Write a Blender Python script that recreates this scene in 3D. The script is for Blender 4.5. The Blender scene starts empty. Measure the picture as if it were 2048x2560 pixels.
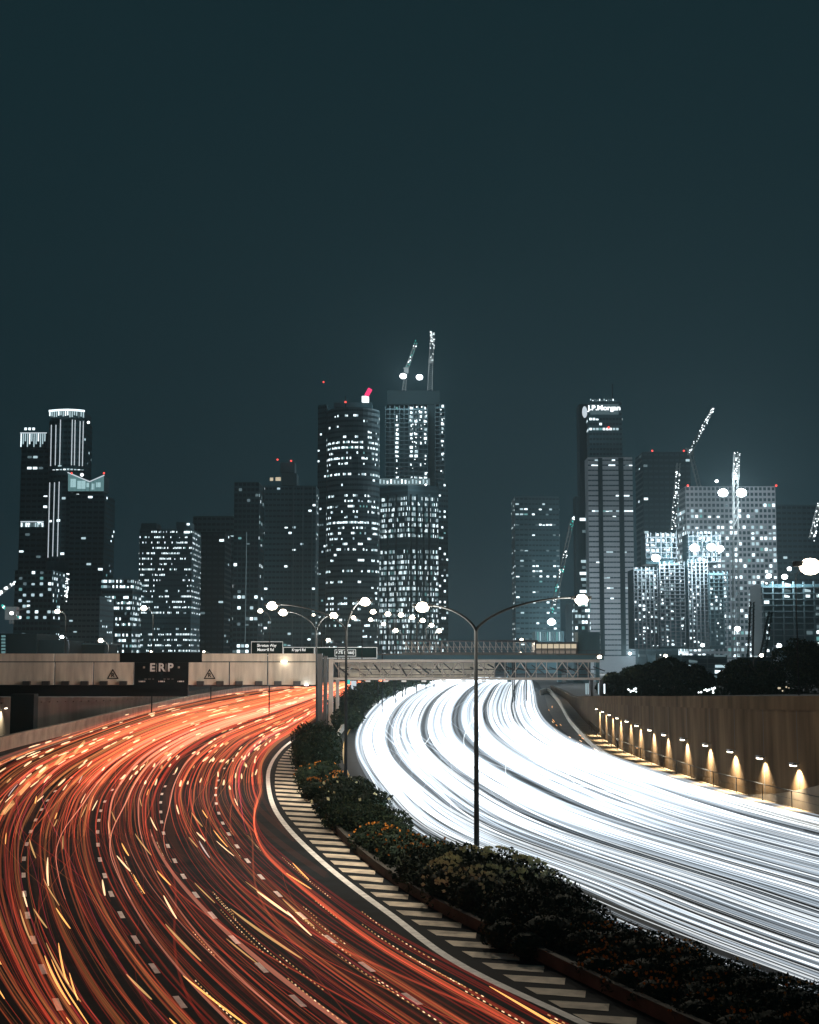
import bpy, math, random
from mathutils import Vector, noise
random.seed(11)
PI = math.pi
sc = bpy.context.scene
C = sc.collection

# ------------------------------------------------------------------ camera
F = 3500.0; CAMZ = 10.0; HORY = 1640.0
PITCH = math.atan((HORY - 1280) / F)
cp, sp = math.cos(PITCH), math.sin(PITCH)
cam_d = bpy.data.cameras.new('camera'); cam = bpy.data.objects.new('camera', cam_d); C.objects.link(cam)
cam.location = (0, 0, CAMZ); cam.rotation_euler = (PI/2 + PITCH, 0, 0)
cam_d.sensor_fit = 'HORIZONTAL'; cam_d.sensor_width = 36; cam_d.lens = 36 * F / 2048
cam_d.clip_start = 0.5; cam_d.clip_end = 9000
sc.camera = cam

# ------------------------------------------------------------------ night sky
w = bpy.data.worlds.new('World'); sc.world = w; w.use_nodes = True
nt = w.node_tree; N = nt.nodes; L = nt.links
bg = N['Background']
sky = N.new('ShaderNodeTexSky'); sky.sky_type = 'NISHITA'; sky.sun_disc = False
sky.sun_elevation = math.radians(-9); sky.sun_rotation = math.radians(200)
tc = N.new('ShaderNodeTexCoord'); sx = N.new('ShaderNodeSeparateXYZ'); L.new(tc.outputs['Generated'], sx.inputs[0])
cr = N.new('ShaderNodeValToRGB'); L.new(sx.outputs['Z'], cr.inputs[0])
e = cr.color_ramp.elements
e[0].position = 0.0; e[0].color = (.0120, .0245, .0315, 1)
e[1].position = 0.45; e[1].color = (.0060, .0195, .0245, 1)
m1 = e.new(.10); m1.color = (.0074, .0205, .0262, 1)
m2 = e.new(.22); m2.color = (.0063, .0195, .0248, 1)
add = N.new('ShaderNodeMixRGB'); add.blend_type = 'ADD'; add.inputs[0].default_value = 0.02
L.new(cr.outputs[0], add.inputs[1]); L.new(sky.outputs[0], add.inputs[2])
L.new(add.outputs[0], bg.inputs[0]); bg.inputs[1].default_value = 1.0
sc.view_settings.view_transform = 'Standard'; sc.view_settings.look = 'None'
sc.view_settings.exposure = 0; sc.view_settings.gamma = 1
cy = sc.cycles
cy.max_bounces = 5; cy.diffuse_bounces = 2; cy.glossy_bounces = 2; cy.transmission_bounces = 2
cy.volume_bounces = 0; cy.transparent_max_bounces = 96; cy.use_denoising = True
cy.sample_clamp_indirect = 1.5; cy.caustics_reflective = False; cy.caustics_refractive = False

# ------------------------------------------------------------------ geometry helpers
def ray(px, py):
    u = (px - 1024) / F; v = (1280 - py) / F
    return Vector((u, cp - v * sp, sp + v * cp))
def G(px, py, z=0.0):                       # a spot seen in the photo, on the level z
    d = ray(px, max(py, HORY + 8 + z)); t = (z - CAMZ) / d.z
    return Vector((d.x * t, d.y * t, z))
def W(px, py, Y):                           # the same at a known distance Y
    d = ray(px, py); t = Y / d.y
    return Vector((d.x * t, Y, CAMZ + d.z * t))
def ppm(Y): return F / Y                    # pixels per metre

class MB:
    def __init__(s): s.v = []; s.f = []; s.m = []
    def quad(s, a, b, c, d, m=0):
        i = len(s.v); s.v += [tuple(a), tuple(b), tuple(c), tuple(d)]; s.f.append((i, i+1, i+2, i+3)); s.m.append(m)
    def tri(s, a, b, c, m=0):
        i = len(s.v); s.v += [tuple(a), tuple(b), tuple(c)]; s.f.append((i, i+1, i+2)); s.m.append(m)
    def box(s, x0, x1, y0, y1, z0, z1, m=0):
        i = len(s.v)
        s.v += [(x0,y0,z0),(x1,y0,z0),(x1,y1,z0),(x0,y1,z0),(x0,y0,z1),(x1,y0,z1),(x1,y1,z1),(x0,y1,z1)]
        for q in ((0,3,2,1),(4,5,6,7),(0,1,5,4),(1,2,6,5),(2,3,7,6),(3,0,4,7)):
            s.f.append(tuple(i+k for k in q)); s.m.append(m)
    def tube(s, pts, r, n=6, m=0, cap=True):
        P = [Vector(p) for p in pts]; i0 = len(s.v)
        rr = r if isinstance(r, (list, tuple)) else [r] * len(P)
        for k, p in enumerate(P):
            t = (P[min(k+1, len(P)-1)] - P[max(k-1, 0)])
            t = t.normalized() if t.length > 1e-9 else Vector((0, 0, 1))
            a = Vector((0, 0, 1)) if abs(t.z) < .9 else Vector((1, 0, 0))
            x = t.cross(a).normalized(); y = x.cross(t)
            for j in range(n):
                an = 2 * PI * j / n + PI / 2
                s.v.append(tuple(p + (x * math.cos(an) + y * math.sin(an)) * rr[k]))
        for k in range(len(P) - 1):
            for j in range(n):
                a = i0 + k*n + j; b = i0 + k*n + (j+1) % n
                s.f.append((a, b, b + n, a + n)); s.m.append(m)
        if cap:
            s.f.append(tuple(i0 + j for j in range(n))[::-1]); s.m.append(m)
            e0 = i0 + (len(P)-1) * n; s.f.append(tuple(e0 + j for j in range(n))); s.m.append(m)
    def prism(s, foot, z0, z1, m=0):        # footprint polygon, counter-clockwise
        n = len(foot); i = len(s.v)
        s.v += [(p[0], p[1], z0) for p in foot] + [(p[0], p[1], z1) for p in foot]
        for k in range(n):
            j = (k+1) % n; s.f.append((i+k, i+j, i+n+j, i+n+k)); s.m.append(m)
        s.f.append(tuple(range(i+n, i+2*n))); s.m.append(m)
        s.f.append(tuple(range(i, i+n))[::-1]); s.m.append(m)
    def ball(s, c, r, m=0, sz=1.0):
        c = Vector(c); i = len(s.v); nu, nv = 10, 6
        for a in range(nv + 1):
            th = PI * a / nv
            for b in range(nu):
                ph = 2*PI*b/nu
                s.v.append((c.x + r*math.sin(th)*math.cos(ph), c.y + r*math.sin(th)*math.sin(ph), c.z + r*sz*math.cos(th)))
        for a in range(nv):
            for b in range(nu):
                p = i + a*nu + b; q = i + a*nu + (b+1) % nu
                s.f.append((p, p+nu, q+nu, q)); s.m.append(m)
    def build(s, name, mats, parent=None, smooth=False):
        me = bpy.data.meshes.new(name); me.from_pydata(s.v, [], s.f)
        if not isinstance(mats, (list, tuple)): mats = [mats]
        for mm in mats: me.materials.append(mm)
        if len(mats) > 1: me.polygons.foreach_set('material_index', s.m)
        if smooth: me.polygons.foreach_set('use_smooth', [True] * len(s.f))
        me.update()
        o = bpy.data.objects.new(name, me); C.objects.link(o)
        if parent is not None: o.parent = parent; o.matrix_parent_inverse = parent.matrix_basis.inverted()
        return o

def tag(o, label=None, cat=None, group=None, kind=None):
    if label: o['label'] = label
    if cat: o['category'] = cat
    if group: o['group'] = group
    if kind: o['kind'] = kind
    return o
def empty(name, loc, label, cat, group=None):
    o = bpy.data.objects.new(name, None); C.objects.link(o); o.location = loc; o.empty_display_size = .5
    return tag(o, label, cat, group)

# ------------------------------------------------------------------ materials
def mat(name, col, rough=.8, metal=0, var=0, scale=1.0, bump=0, col2=None, stretch=(1,1,1), spec=.5):
    m = bpy.data.materials.new(name); m.use_nodes = True; t = m.node_tree; b = t.nodes['Principled BSDF']
    b.inputs['Base Color'].default_value = (*col, 1); b.inputs['Roughness'].default_value = rough
    b.inputs['Metallic'].default_value = metal; b.inputs['Specular IOR Level'].default_value = spec
    if var or bump:
        co = t.nodes.new('ShaderNodeTexCoord'); mp = t.nodes.new('ShaderNodeMapping'); mp.inputs['Scale'].default_value = stretch
        n = t.nodes.new('ShaderNodeTexNoise'); n.inputs['Scale'].default_value = scale; n.inputs['Detail'].default_value = 6
        t.links.new(co.outputs['Object'], mp.inputs[0]); t.links.new(mp.outputs[0], n.inputs['Vector'])
        if var:
            r = t.nodes.new('ShaderNodeValToRGB'); r.color_ramp.elements[0].position = .3; r.color_ramp.elements[1].position = .7
            c2 = col2 or tuple(min(1, c * (1 + var)) for c in col); c1 = tuple(c * (1 - var) for c in col)
            r.color_ramp.elements[0].color = (*c1, 1); r.color_ramp.elements[1].color = (*c2, 1)
            t.links.new(n.outputs[0], r.inputs[0]); t.links.new(r.outputs[0], b.inputs['Base Color'])
        if bump:
            bp = t.nodes.new('ShaderNodeBump'); bp.inputs['Strength'].default_value = bump; bp.inputs['Distance'].default_value = .05
            t.links.new(n.outputs[0], bp.inputs['Height']); t.links.new(bp.outputs[0], b.inputs['Normal'])
    return m
def emit(name, col, s, sample=False):
    m = bpy.data.materials.new(name); m.use_nodes = True; t = m.node_tree; t.nodes.remove(t.nodes['Principled BSDF'])
    e = t.nodes.new('ShaderNodeEmission'); e.inputs[0].default_value = (*col, 1); e.inputs[1].default_value = s
    t.links.new(e.outputs[0], t.nodes['Material Output'].inputs[0])
    m.cycles.emission_sampling = 'AUTO' if sample else 'NONE'
    return m
def trail(name, col, s):                    # light hanging in the air over the lane: adds to what is behind it
    m = bpy.data.materials.new(name); m.use_nodes = True; t = m.node_tree; t.nodes.remove(t.nodes['Principled BSDF'])
    e = t.nodes.new('ShaderNodeEmission'); e.inputs[0].default_value = (*col, 1); e.inputs[1].default_value = s
    tr = t.nodes.new('ShaderNodeBsdfTransparent'); a = t.nodes.new('ShaderNodeAddShader')
    t.links.new(e.outputs[0], a.inputs[0]); t.links.new(tr.outputs[0], a.inputs[1]); t.links.new(a.outputs[0], t.nodes['Material Output'].inputs[0])
    m.cycles.emission_sampling = 'NONE'
    return m

M = dict(
 asphalt=mat('asphalt', (.012,.016,.020), .9, var=.35, scale=.6, bump=.15, spec=.04),
 asphalt2=mat('asphalt_dark', (.010,.0145,.018), .8, var=.3, scale=.4, bump=.1, spec=.08),
 earth=mat('earth', (.02,.022,.02), .95, var=.4, scale=.2),
 paint=mat('road_paint', (.80,.78,.74), .7, var=.22, scale=2.2, spec=.3),
 paint_worn=mat('worn_paint', (.58,.50,.39), .8, var=.45, scale=1.1, spec=.2),
 paint_yellow=mat('yellow_paint', (.55,.35,.08), .7, var=.2, scale=2),
 concrete=mat('concrete', (.34,.32,.28), .9, var=.28, scale=.5, bump=.1),
 conc_dark=mat('dark_concrete', (.11,.105,.095), .95, spec=.08, var=.3, scale=.35, bump=.1, stretch=(1,1,.25)),
 conc_wall=mat('wall_concrete', (.046,.032,.019), .95, spec=.03, var=.5, scale=.9, bump=.08, stretch=(1,1,.14)),
 walkway=mat('walkway_concrete', (.13,.10,.065), .9, var=.35, scale=.8, bump=.1),
 joint=mat('joint', (.01,.01,.01), .9),
 panel=mat('gantry_panel', (.57,.53,.44), .7, var=.24, scale=.8, stretch=(1.6,1,.25)),
 steel=mat('painted_steel', (.36,.33,.29), .5, var=.1, scale=1),
 darksteel=mat('dark_steel', (.04,.045,.05), .5, metal=.2),
 pole=mat('galvanised_pole', (.020,.024,.028), .9, spec=.1, metal=0, var=.2, scale=2),
 black=mat('black_panel', (.005,.009,.011), .7, spec=.1),
 white=mat('white_lettering', (.62,.62,.60), .6),
 sign=mat('green_sign', (.002,.016,.016), .8, spec=.1),
 leafA=mat('leaf_dark', (.012,.024,.016), .85, spec=.12, var=.4, scale=3),
 leafB=mat('leaf_mid', (.028,.040,.020), .85, spec=.12, var=.4, scale=3),
 leafC=mat('leaf_pale', (.90,.84,.50), .55, var=.3, scale=3),
 flower=mat('orange_flower', (.55,.20,.02), .6, var=.3, scale=4),
 bark=mat('bark', (.03,.025,.02), .9),
 glass=mat('dark_glass', (.02,.045,.055), .5, spec=.2),
 f_dark=mat('facade_dark', (.045,.105,.125), .8, var=.2, scale=.03),
 f_mid=mat('facade_mid', (.08,.14,.16), .8, var=.15, scale=.03),
 f_light=mat('facade_light', (.33,.36,.39), .8, var=.12, scale=.05, stretch=(1,1,.3)),
 f_steel=mat('facade_steel', (.13,.16,.18), .8, var=.3, scale=.3),
 f_black=mat('facade_black', (.012,.026,.030), .8, spec=.1),
 wb=emit('window_bright', (.80,.95,1), 1.9), wm=emit('window_mid', (.62,.85,.92), .8),
 wd=emit('window_dim', (.5,.75,.82), .20), wt=emit('window_teal', (.35,.85,.85), .40), ww=emit('window_warm', (1,.85,.6), .6),
 white_light=emit('white_light', (.88,.97,1), 3.0), strip=emit('strip_light', (.80,.92,1), .75),
 teal_light=emit('teal_light', (.08,.8,.7), .8), red_light=emit('red_light', (1,.08,.06), 2.0),
 lamp_warm=emit('lamp_warm', (1,.86,.66), 14), lamp_white=emit('lamp_white', (.9,.97,1), 14),
)
WIN = ['glass', 'wb', 'wm', 'wd', 'wt', 'ww']
WINM = [M[k] for k in WIN]

def add_light(name, kind, loc, power, col, parent=None, radius=.2, spot=None, blend=.5, rot=None):
    d = bpy.data.lights.new(name, kind); d.energy = power; d.color = col; d.shadow_soft_size = radius
    if kind == 'SPOT': d.spot_size = spot; d.spot_blend = blend
    o = bpy.data.objects.new(name, d); C.objects.link(o); o.location = loc
    if rot: o.rotation_euler = rot
    if parent is not None: o.parent = parent; o.matrix_parent_inverse = parent.matrix_basis.inverted()
    return o
WARM = (1, .86, .68); COOL = (.86, .95, 1)

# ------------------------------------------------------------------ splines through photo positions, laid on the ground
def cr1(p0, p1, p2, p3, t):
    return .5*((2*p1)+(-p0+p2)*t+(2*p0-5*p1+4*p2-p3)*t*t+(-p0+3*p1-3*p2+p3)*t*t*t)
def spl(P, s):
    n = len(P); s = max(0, min(n - 1.0001, s)); i = int(s); t = s - i
    a, b, c, d = P[max(i-1,0)], P[i], P[min(i+1,n-1)], P[min(i+2,n-1)]
    return tuple(cr1(a[k], b[k], c[k], d[k], t) for k in range(len(b)))
def curve(P, z=0, step=8):
    n = (len(P)-1)*step
    out = []
    for k in range(n+1):
        q = spl(P, k/step); out.append(G(q[0], q[1], z))
    return out

def far_row(l, r): return [(l[0]+(r[0]-l[0])*k/6, l[1]+(r[1]-l[1])*k/6) for k in (0,2,3,4,5,6)]
RED = [far_row((960,1703),(975,1706)), far_row((905,1706),(925,1713)), far_row((845,1709),(895,1725)), far_row((775,1714),(865,1746)),
       far_row((690,1721),(835,1770)), far_row((590,1733),(800,1797)), far_row((464,1755),(768,1823)),
       [(310,1797),(455,1806),(530,1814),(600,1824),(668,1836),(733,1850)],
       [(160,1850),(340,1851),(433,1854),(522,1860),(612,1866),(704,1874)],
       [(18,1899),(250,1900),(352,1901),(463,1902),(573,1904),(680,1906)]]
for y, xs in ((1944,(-75,179,304,428,549,670)),(2003,(-150,118,262,402,540,679)),(2053,(-190,88,247,403,555,706)),
              (2113,(-215,66,245,419,591,760)),(2190,(-225,59,262,458,652,847)),(2288,(-215,69,303,531,754,978)),
              (2421,(-150,107,386,654,920,1166)),(2600,(-40,195,535,862,1195,1545)),(2860,(160,390,800,1200,1600,2060)),
              (3400,(600,900,1400,1900,2400,3000))):
    RED.append([(x, y) for x in xs])
LU = (0, 2, 3, 4, 5, 6)
def red(s, u, z=0.0):
    n = len(RED)
    i = 0
    while i < 4 and u > LU[i+1]: i += 1
    t = (u - LU[i]) / (LU[i+1] - LU[i])
    a = spl([r[i] for r in RED[max(0,int(s)-1):int(s)+4]], s - max(0,int(s)-1))
    b = spl([r[i+1] for r in RED[max(0,int(s)-1):int(s)+4]], s - max(0,int(s)-1))
    p = G(a[0]+(b[0]-a[0])*t, a[1]+(b[1]-a[1])*t, 0); p.z = z
    return p
REDN = len(RED) - 1
WHT = [((1195,1698),(1325,1699)),((1120,1703),(1332,1707)),((1045,1713),(1337,1722)),((985,1735),(1343,1747)),((935,1768),(1350,1780)),
       ((900,1810),(1375,1822)),((882,1850),(1420,1858)),((880,1890),(1485,1892)),((892,1930),(1560,1922)),((917,1970),(1640,1950)),
       ((957,2015),(1740,1983)),((1011,2067),(1870,2022)),((1092,2119),(2048,2072)),((1205,2170),(2250,2124)),((1320,2218),(2480,2182)),
       ((1430,2266),(2740,2246)),((1560,2328),(3040,2322)),((1735,2405),(3450,2425)),((1910,2477),(3950,2550)),((2110,2560),(4550,2700)),((2500,2730),(5600,2960))]
def wht(s, u, z=0.0):
    a = spl([r[0] for r in WHT], s); b = spl([r[1] for r in WHT], s)
    p = G(a[0]+(b[0]-a[0])*u, a[1]+(b[1]-a[1])*u, 0); p.z = z
    return p
WHN = len(WHT) - 1

# ------------------------------------------------------------------ ground and roads
def struct(name, mb, m, label=None):
    o = mb.build(name, m); o['kind'] = 'structure'
    if label: o['label'] = label
    return o
g = MB(); g.quad((-6000,-400,-.06),(6000,-400,-.06),(6000,8000,-.06),(-6000,8000,-.06)); struct('ground', g, M['earth'], 'dark ground stretching to the skyline')
r_ = MB(); n = REDN*4
for k in range(n):
    for j in range(8):
        u0, u1 = -.35+j*7.5/8, -.35+(j+1)*7.5/8
        r_.quad(red((k+1)/4,u0), red((k+1)/4,u1), red(k/4,u1), red(k/4,u0))
struct('outbound_road', r_, M['asphalt'], 'asphalt carriageway under the red and orange light trails')
r_ = MB(); n = WHN*4
for k in range(n):
    for j in range(6):
        u0, u1 = -.14+j*1.2/6, -.14+(j+1)*1.2/6
        r_.quad(wht((k+1)/4,u0,-.012), wht((k+1)/4,u1,-.012), wht(k/4,u1,-.012), wht(k/4,u0,-.012))
struct('inbound_road', r_, M['asphalt2'], 'asphalt carriageway under the white headlight trails')

def strip(mb, P, w0, w1, z, m=0):           # flat band beside a world polyline
    for a, b in zip(P, P[1:]):
        t = (b - a); t.z = 0
        if t.length < 1e-6: continue
        nn = Vector((t.y, -t.x, 0)).normalized()
        q = [a+nn*w0, b+nn*w0, b+nn*w1, a+nn*w1]
        for v in q: v.z = z
        mb.quad(*q, m)
def smooth_path(fn, s0, s1, n): return [fn(s0+(s1-s0)*k/n) for k in range(n+1)]

r_ = MB()
for k in range(4*4, 16*4):
    r_.quad(red((k+1)/4,-.34,.006), red((k+1)/4,.0,.006), red(k/4,.0,.006), red(k/4,-.34,.006))
struct('hard_shoulder', r_, M['concrete'], 'shoulder between the left parapet and the edge line, coloured pale as if lamplit')  # concrete colour brightens the asphalt shoulder in place of lamplight
# painted lane dashes at the places the photo shows them
DASH = {2:[(179,1944),(138,1978),(119,2001),(104,2024),(89,2050),(77,2079),(67,2110),(60,2147),(59,2188),(60.5,2234.6),(69,2288),(83,2350),(107,2423),(144,2511)],
        3:[(302,1947),(281,1975),(262,2004),(252,2027),(247,2051),(244,2080),(245,2112),(250,2149),(262,2189),(278,2235),(303,2287),(339,2349),(386,2421),(450,2505)],
        4:[(435,1935),(413,1966),(405,1985),(402,2006),(402,2030),(404,2055),(409,2083),(420,2115),(437,2152),(459,2191),(490,2237),(531,2288),(586,2349),(654,2419),(744,2502)],
        5:[(583,1896),(561,1921),(546,1951),(540,1970),(539,1988),(541,2009),(547,2033),(557,2058),(572,2085),(593,2116),(619,2152),(653,2192),(695,2235),(754,2289),(826,2348),(917,2417),(1030,2497)]}
d_ = MB()
for u, P in DASH.items():
    W_ = [G(x, y, .012) for x, y in P]
    for k, p in enumerate(W_):
        t = (W_[min(k+1,len(W_)-1)] - W_[max(k-1,0)]).normalized(); nn = Vector((t.y,-t.x,0))
        a, b = p - t*.75, p + t*.75; h = nn*.09
        d_.quad(a-h, b-h, b+h, a+h)
struct('lane_markings', d_, M['paint'], 'broken white lane lines on the left carriageway')
d_ = MB(); P = [red(s/6, 6, 0) for s in range(7*6, 18*6)]
strip(d_, P, -.16, .16, .012)
P = [red(s/4, .12, 0) for s in range(5*4, 14*4)]; strip(d_, P, -.12, .12, .012)
struct('edge_lines', d_, M['paint'], 'solid white edge lines of the left carriageway')
d_ = MB(); P = [wht(s/4, -.035, 0) for s in range(5*4, WHN*4)]; strip(d_, P, -.08, .08, .0)
P = [wht(s/4, 1.02, 0) for s in range(5*4, WHN*4)]; strip(d_, P, -.08, .08, .0)
struct('yellow_edge_lines', d_, M['paint_yellow'], 'yellow edge lines of the right carriageway')

# hatched strip between edge line and planter
HL = [(733,1862),(712,1882),(696,1905),(688,1935),(687,1965),(691,1992),(704,2017),(722,2044),(743,2067),(763,2090),(791,2119),(823,2149),(857,2180),(896,2208),(943,2243),(988,2274),(1034,2303),(1069,2325),(1108,2348),(1148,2374),(1195,2401),(1243,2428),(1296,2459),(1353,2491),(1414,2525),(1500,2572)]
HR = [(745,1862),(744,1882),(744,1905),(744,1935),(744,1965),(756,1992),(772,2017),(797,2044),(820,2067),(838,2090),(866,2119),(900,2149),(930,2180),(976,2208),(1028,2243),(1075,2274),(1130,2298),(1178,2327),(1222,2352),(1268,2374),(1318,2401),(1368,2430),(1425,2460),(1490,2495),(1545,2525),(1640,2575)]
def at_y(P, y):
    for a, b in zip(P, P[1:]):
        if a[1] <= y <= b[1]: return a[0] + (b[0]-a[0])*(y-a[1])/(b[1]-a[1])
    return P[-1][0]
d_ = MB(); y = 1866.0; rnd = random.Random(4)
while y < 2565:
    per = 5.6 + (y-1866)*.0450 if y > 1866 else 6
    hgt = per*.54
    xl, xr = at_y(HL, y), at_y(HR, y) + rnd.uniform(4, 26)*(y-1640)/700 + 8
    a = G(xl, y, .012); b = G(xr, y + per*.22 + 2, .012); c = G(xr - 2, y + per*.22 + 2 + hgt, .012); dd = G(at_y(HL, y+hgt), y + hgt, .012)
    d_.quad(a, dd, c, b); y += per
struct('hatch_markings', d_, M['paint_worn'], 'worn beige hatch bars painted beside the planter')

# ------------------------------------------------------------------ light trails over both carriageways
def trails(name, label, cols, items):
    mb = MB()
    for pts, r, m in items: mb.tube(pts, r, 3, m, cap=False)
    o = mb.build(name, cols); tag(o, label, kind='stuff'); return o
rnd = random.Random(7)
RC = [trail('trail_red', (1,.075,.035), .11), trail('trail_red_bright', (1,.11,.05), .34), trail('trail_orange', (1,.20,.07), .17),
      trail('trail_brown', (1,.22,.09), .011), trail('trail_magenta', (1,.07,.16), .2), trail('trail_salmon', (1,.32,.2), .42),
      trail('trail_deep_red', (1,.05,.03), .05), trail('trail_amber', (1,.33,.10), .15)]
for f_ in (.72,.42):
    for k_ in range(8):
        e_ = RC[k_].node_tree.nodes['Emission'].inputs; c_ = e_[0].default_value; RC.append(trail('trail_soft', (c_[0],c_[1],c_[2]), e_[1].default_value*f_))
items = []
def lane_change(s, s0, wd): 
    t = max(0, min(1, (s-s0)/wd)); return t*t*(3-2*t)
def thin(s): return 2.1 if s < 6 else 2.1-(s-6)*.235 if s < 13 else .455
for c in range(165):
    lane = rnd.choices(range(6), (.35,.75,1.2,1.5,1.2,.6))[0]
    u0 = lane + .5 + rnd.gauss(0, .13); half = rnd.uniform(.17,.24); z = rnd.uniform(.5,.85)
    du = rnd.choice((-1,1)) if rnd.random() < .24 else 0
    if not .45 < u0 + du < 5.8: du = 0
    u0 = max(u0, .5)
    s0 = rnd.uniform(2, 15); wd = rnd.uniform(3, 6); ph = rnd.uniform(0, 6.3); am = rnd.uniform(.02,.09)
    a, b = 0.0, float(REDN)
    q = rnd.random()
    if q < .30: a = rnd.uniform(6, 15)
    elif q < .68: b = rnd.uniform(9, 16.5)
    m = rnd.choices(range(8), (4.2,1.7,3.8,1.8,.7,.5,3.6,3.0))[0]
    for sgn in (-1, 1):
        rr = min(.13, .017*math.exp(rnd.gauss(.55,.72)))*(1.0 if m != 3 else 2.2)*(1.7 if m == 5 else 1)
        n = int((b-a)*7)+2; pts = []
        for k in range(n):
            s = a + (b-a)*k/(n-1)
            u = u0 + du*lane_change(s, s0, wd) + am*math.sin(s*.55+ph) + sgn*half
            pts.append(red(s, max(.05,min(5.92-.75*lane_change(s,10,4),u)), z))
        RR = [thin(a+(b-a)*k/(n-1))*rr*min(1, .15+k*.2, .15+(n-1-k)*.2) for k in range(n)]
        for lv, (sa, sb) in enumerate(((0,10.5),(10.5,13),(13,40))):
            ks = [k for k in range(n) if sa-.2 <= a+(b-a)*k/(n-1) <= sb+.2]
            if len(ks) > 1: items.append(([pts[k] for k in ks], [RR[k] for k in ks], m+8*lv))
    if rnd.random() < .5 and m != 3: items.append((pts, [thin(a+(b-a)*k/(n-1))*rr*2.6 for k in range(n)], 3))  # wider dim tube adds a soft halo round the trail
    if rnd.random() < .15:
        pts = [p + Vector((0,0,.5)) for p in pts]; items.append((pts, .022, 6))
for c in range(60):                          # broad faint tubes added as a hazy glow over the lanes
    u0 = rnd.uniform(.3, 5.8); z = rnd.uniform(.5, 1.6); a = rnd.uniform(0, 4); b = rnd.uniform(8, 15); ph = rnd.uniform(0,6)
    n = int((b-a)*5)+2
    pts = [red(a+(b-a)*k/(n-1), max(.05,min(5.9,u0+.1*math.sin(k*.11+ph))), z) for k in range(n)]
    items.append((pts, rnd.uniform(.10,.26), 3))
for u0, a, b, r, m in ((5.42,2,13,.075,4),(5.36,2,12,.05,5),(3.45,4,15,.07,5),(2.6,6,11,.06,5),(4.52,4,12,.06,1),(5.5,13,17,.03,1),(3.3,5,12,.10,2),(3.9,4,13,.09,0),(4.6,3,13,.09,2),(1.7,6,12,.10,0),(2.3,5,14,.08,2),(4.2,6,14,.05,5),(2.75,7,15,.05,5),(1.2,7,13,.06,1),(5.0,5,12,.10,0)):
    n = int((b-a)*8)
    items.append(([red(a+(b-a)*k/n, u0-.35*lane_change(a+(b-a)*k/n,11,3), .6) for k in range(n+1)], [thin(a+(b-a)*k/n)*r*max(.1,math.sin(PI*(k+.2)/(n+.4)))**.5 for k in range(n+1)], m))
trails('red_light_trails', 'long red and orange tail light trails sweeping round the left carriageway', RC, items)

AC = [trail('streak_amber', (1,.45,.12), .75), trail('streak_pale', (1,.66,.36), .75), trail('streak_white', (.9,.8,.75), .38), trail('streak_gold', (1,.55,.2), .32)]
items = []
def streak(s0, u0, ln, z, r, m, du=0):
    pts = []; p = red(s0, u0, z); s = s0; acc = 0; pts.append(p)
    while acc < ln and s < REDN-.1:
        s += .03; q = red(s, u0 + du*(s-s0), z); acc += (q-p).length; p = q; pts.append(q)
    n = len(pts)
    items.append((pts, [r*max(.12, math.sin(PI*(k+.3)/(n+.6))**.5) for k in range(n)], m))
for c in range(330): 
    s = rnd.uniform(2.2, 10.8); streak(s, rnd.uniform(.3,5.8), rnd.uniform(3,7)*(1.6 if s < 7 else .8), rnd.uniform(.7,1.1), rnd.uniform(.05,.10), rnd.choice((1,1,1,3)), rnd.uniform(-.15,.15))
for c in range(85):
    s = rnd.uniform(10.5, 17.2); streak(s, rnd.uniform(.4,5.4), rnd.uniform(3,9), rnd.uniform(.7,1.1), rnd.uniform(.024,.048), rnd.choice((0,0,3,1,3,2,0,1,3)), rnd.uniform(-.17,.17))
for px, py in ((6,2034),(47,1986),(92,1943),(138,1911),(185,1882)):
    p = G(px, py, .5); q = G(px+26, py-28, .5); items.append(([p, (p+q)/2, q], .16, 3))
for x0,y0,x1,y1 in ((1591,1870,1606,1873),(1610,1875,1621,1878),(1675,1894,1691,1898),(1697,1899,1714,1904),(1783,1921,1803,1925),(1810,1926,1832,1931),(1919,1951,1944,1956),(1954,1958,1982,1965)):
    items.append(([G(x0,y0,1.3), G(x1,y1,1.3)], .028, 0))
for c in range(34):
    s = rnd.uniform(3.5, 9.0); u = rnd.uniform(1.02, 1.10); p = G(0,1700,0)
    items.append(([wht(s, u, .3), wht(s+.05, u, .3), wht(s+.10, u, .3)], .05, rnd.choice((0,2,1,0))))
# rows of glowing dots added as sparkle over the right lanes
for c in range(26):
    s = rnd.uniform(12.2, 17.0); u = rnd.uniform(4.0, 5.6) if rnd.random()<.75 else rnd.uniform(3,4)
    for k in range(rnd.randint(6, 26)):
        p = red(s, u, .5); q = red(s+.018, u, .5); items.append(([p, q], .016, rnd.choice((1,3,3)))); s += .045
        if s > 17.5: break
trails('amber_light_streaks', 'short amber and pale indicator streaks scattered over the red trails', AC, items)

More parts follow.
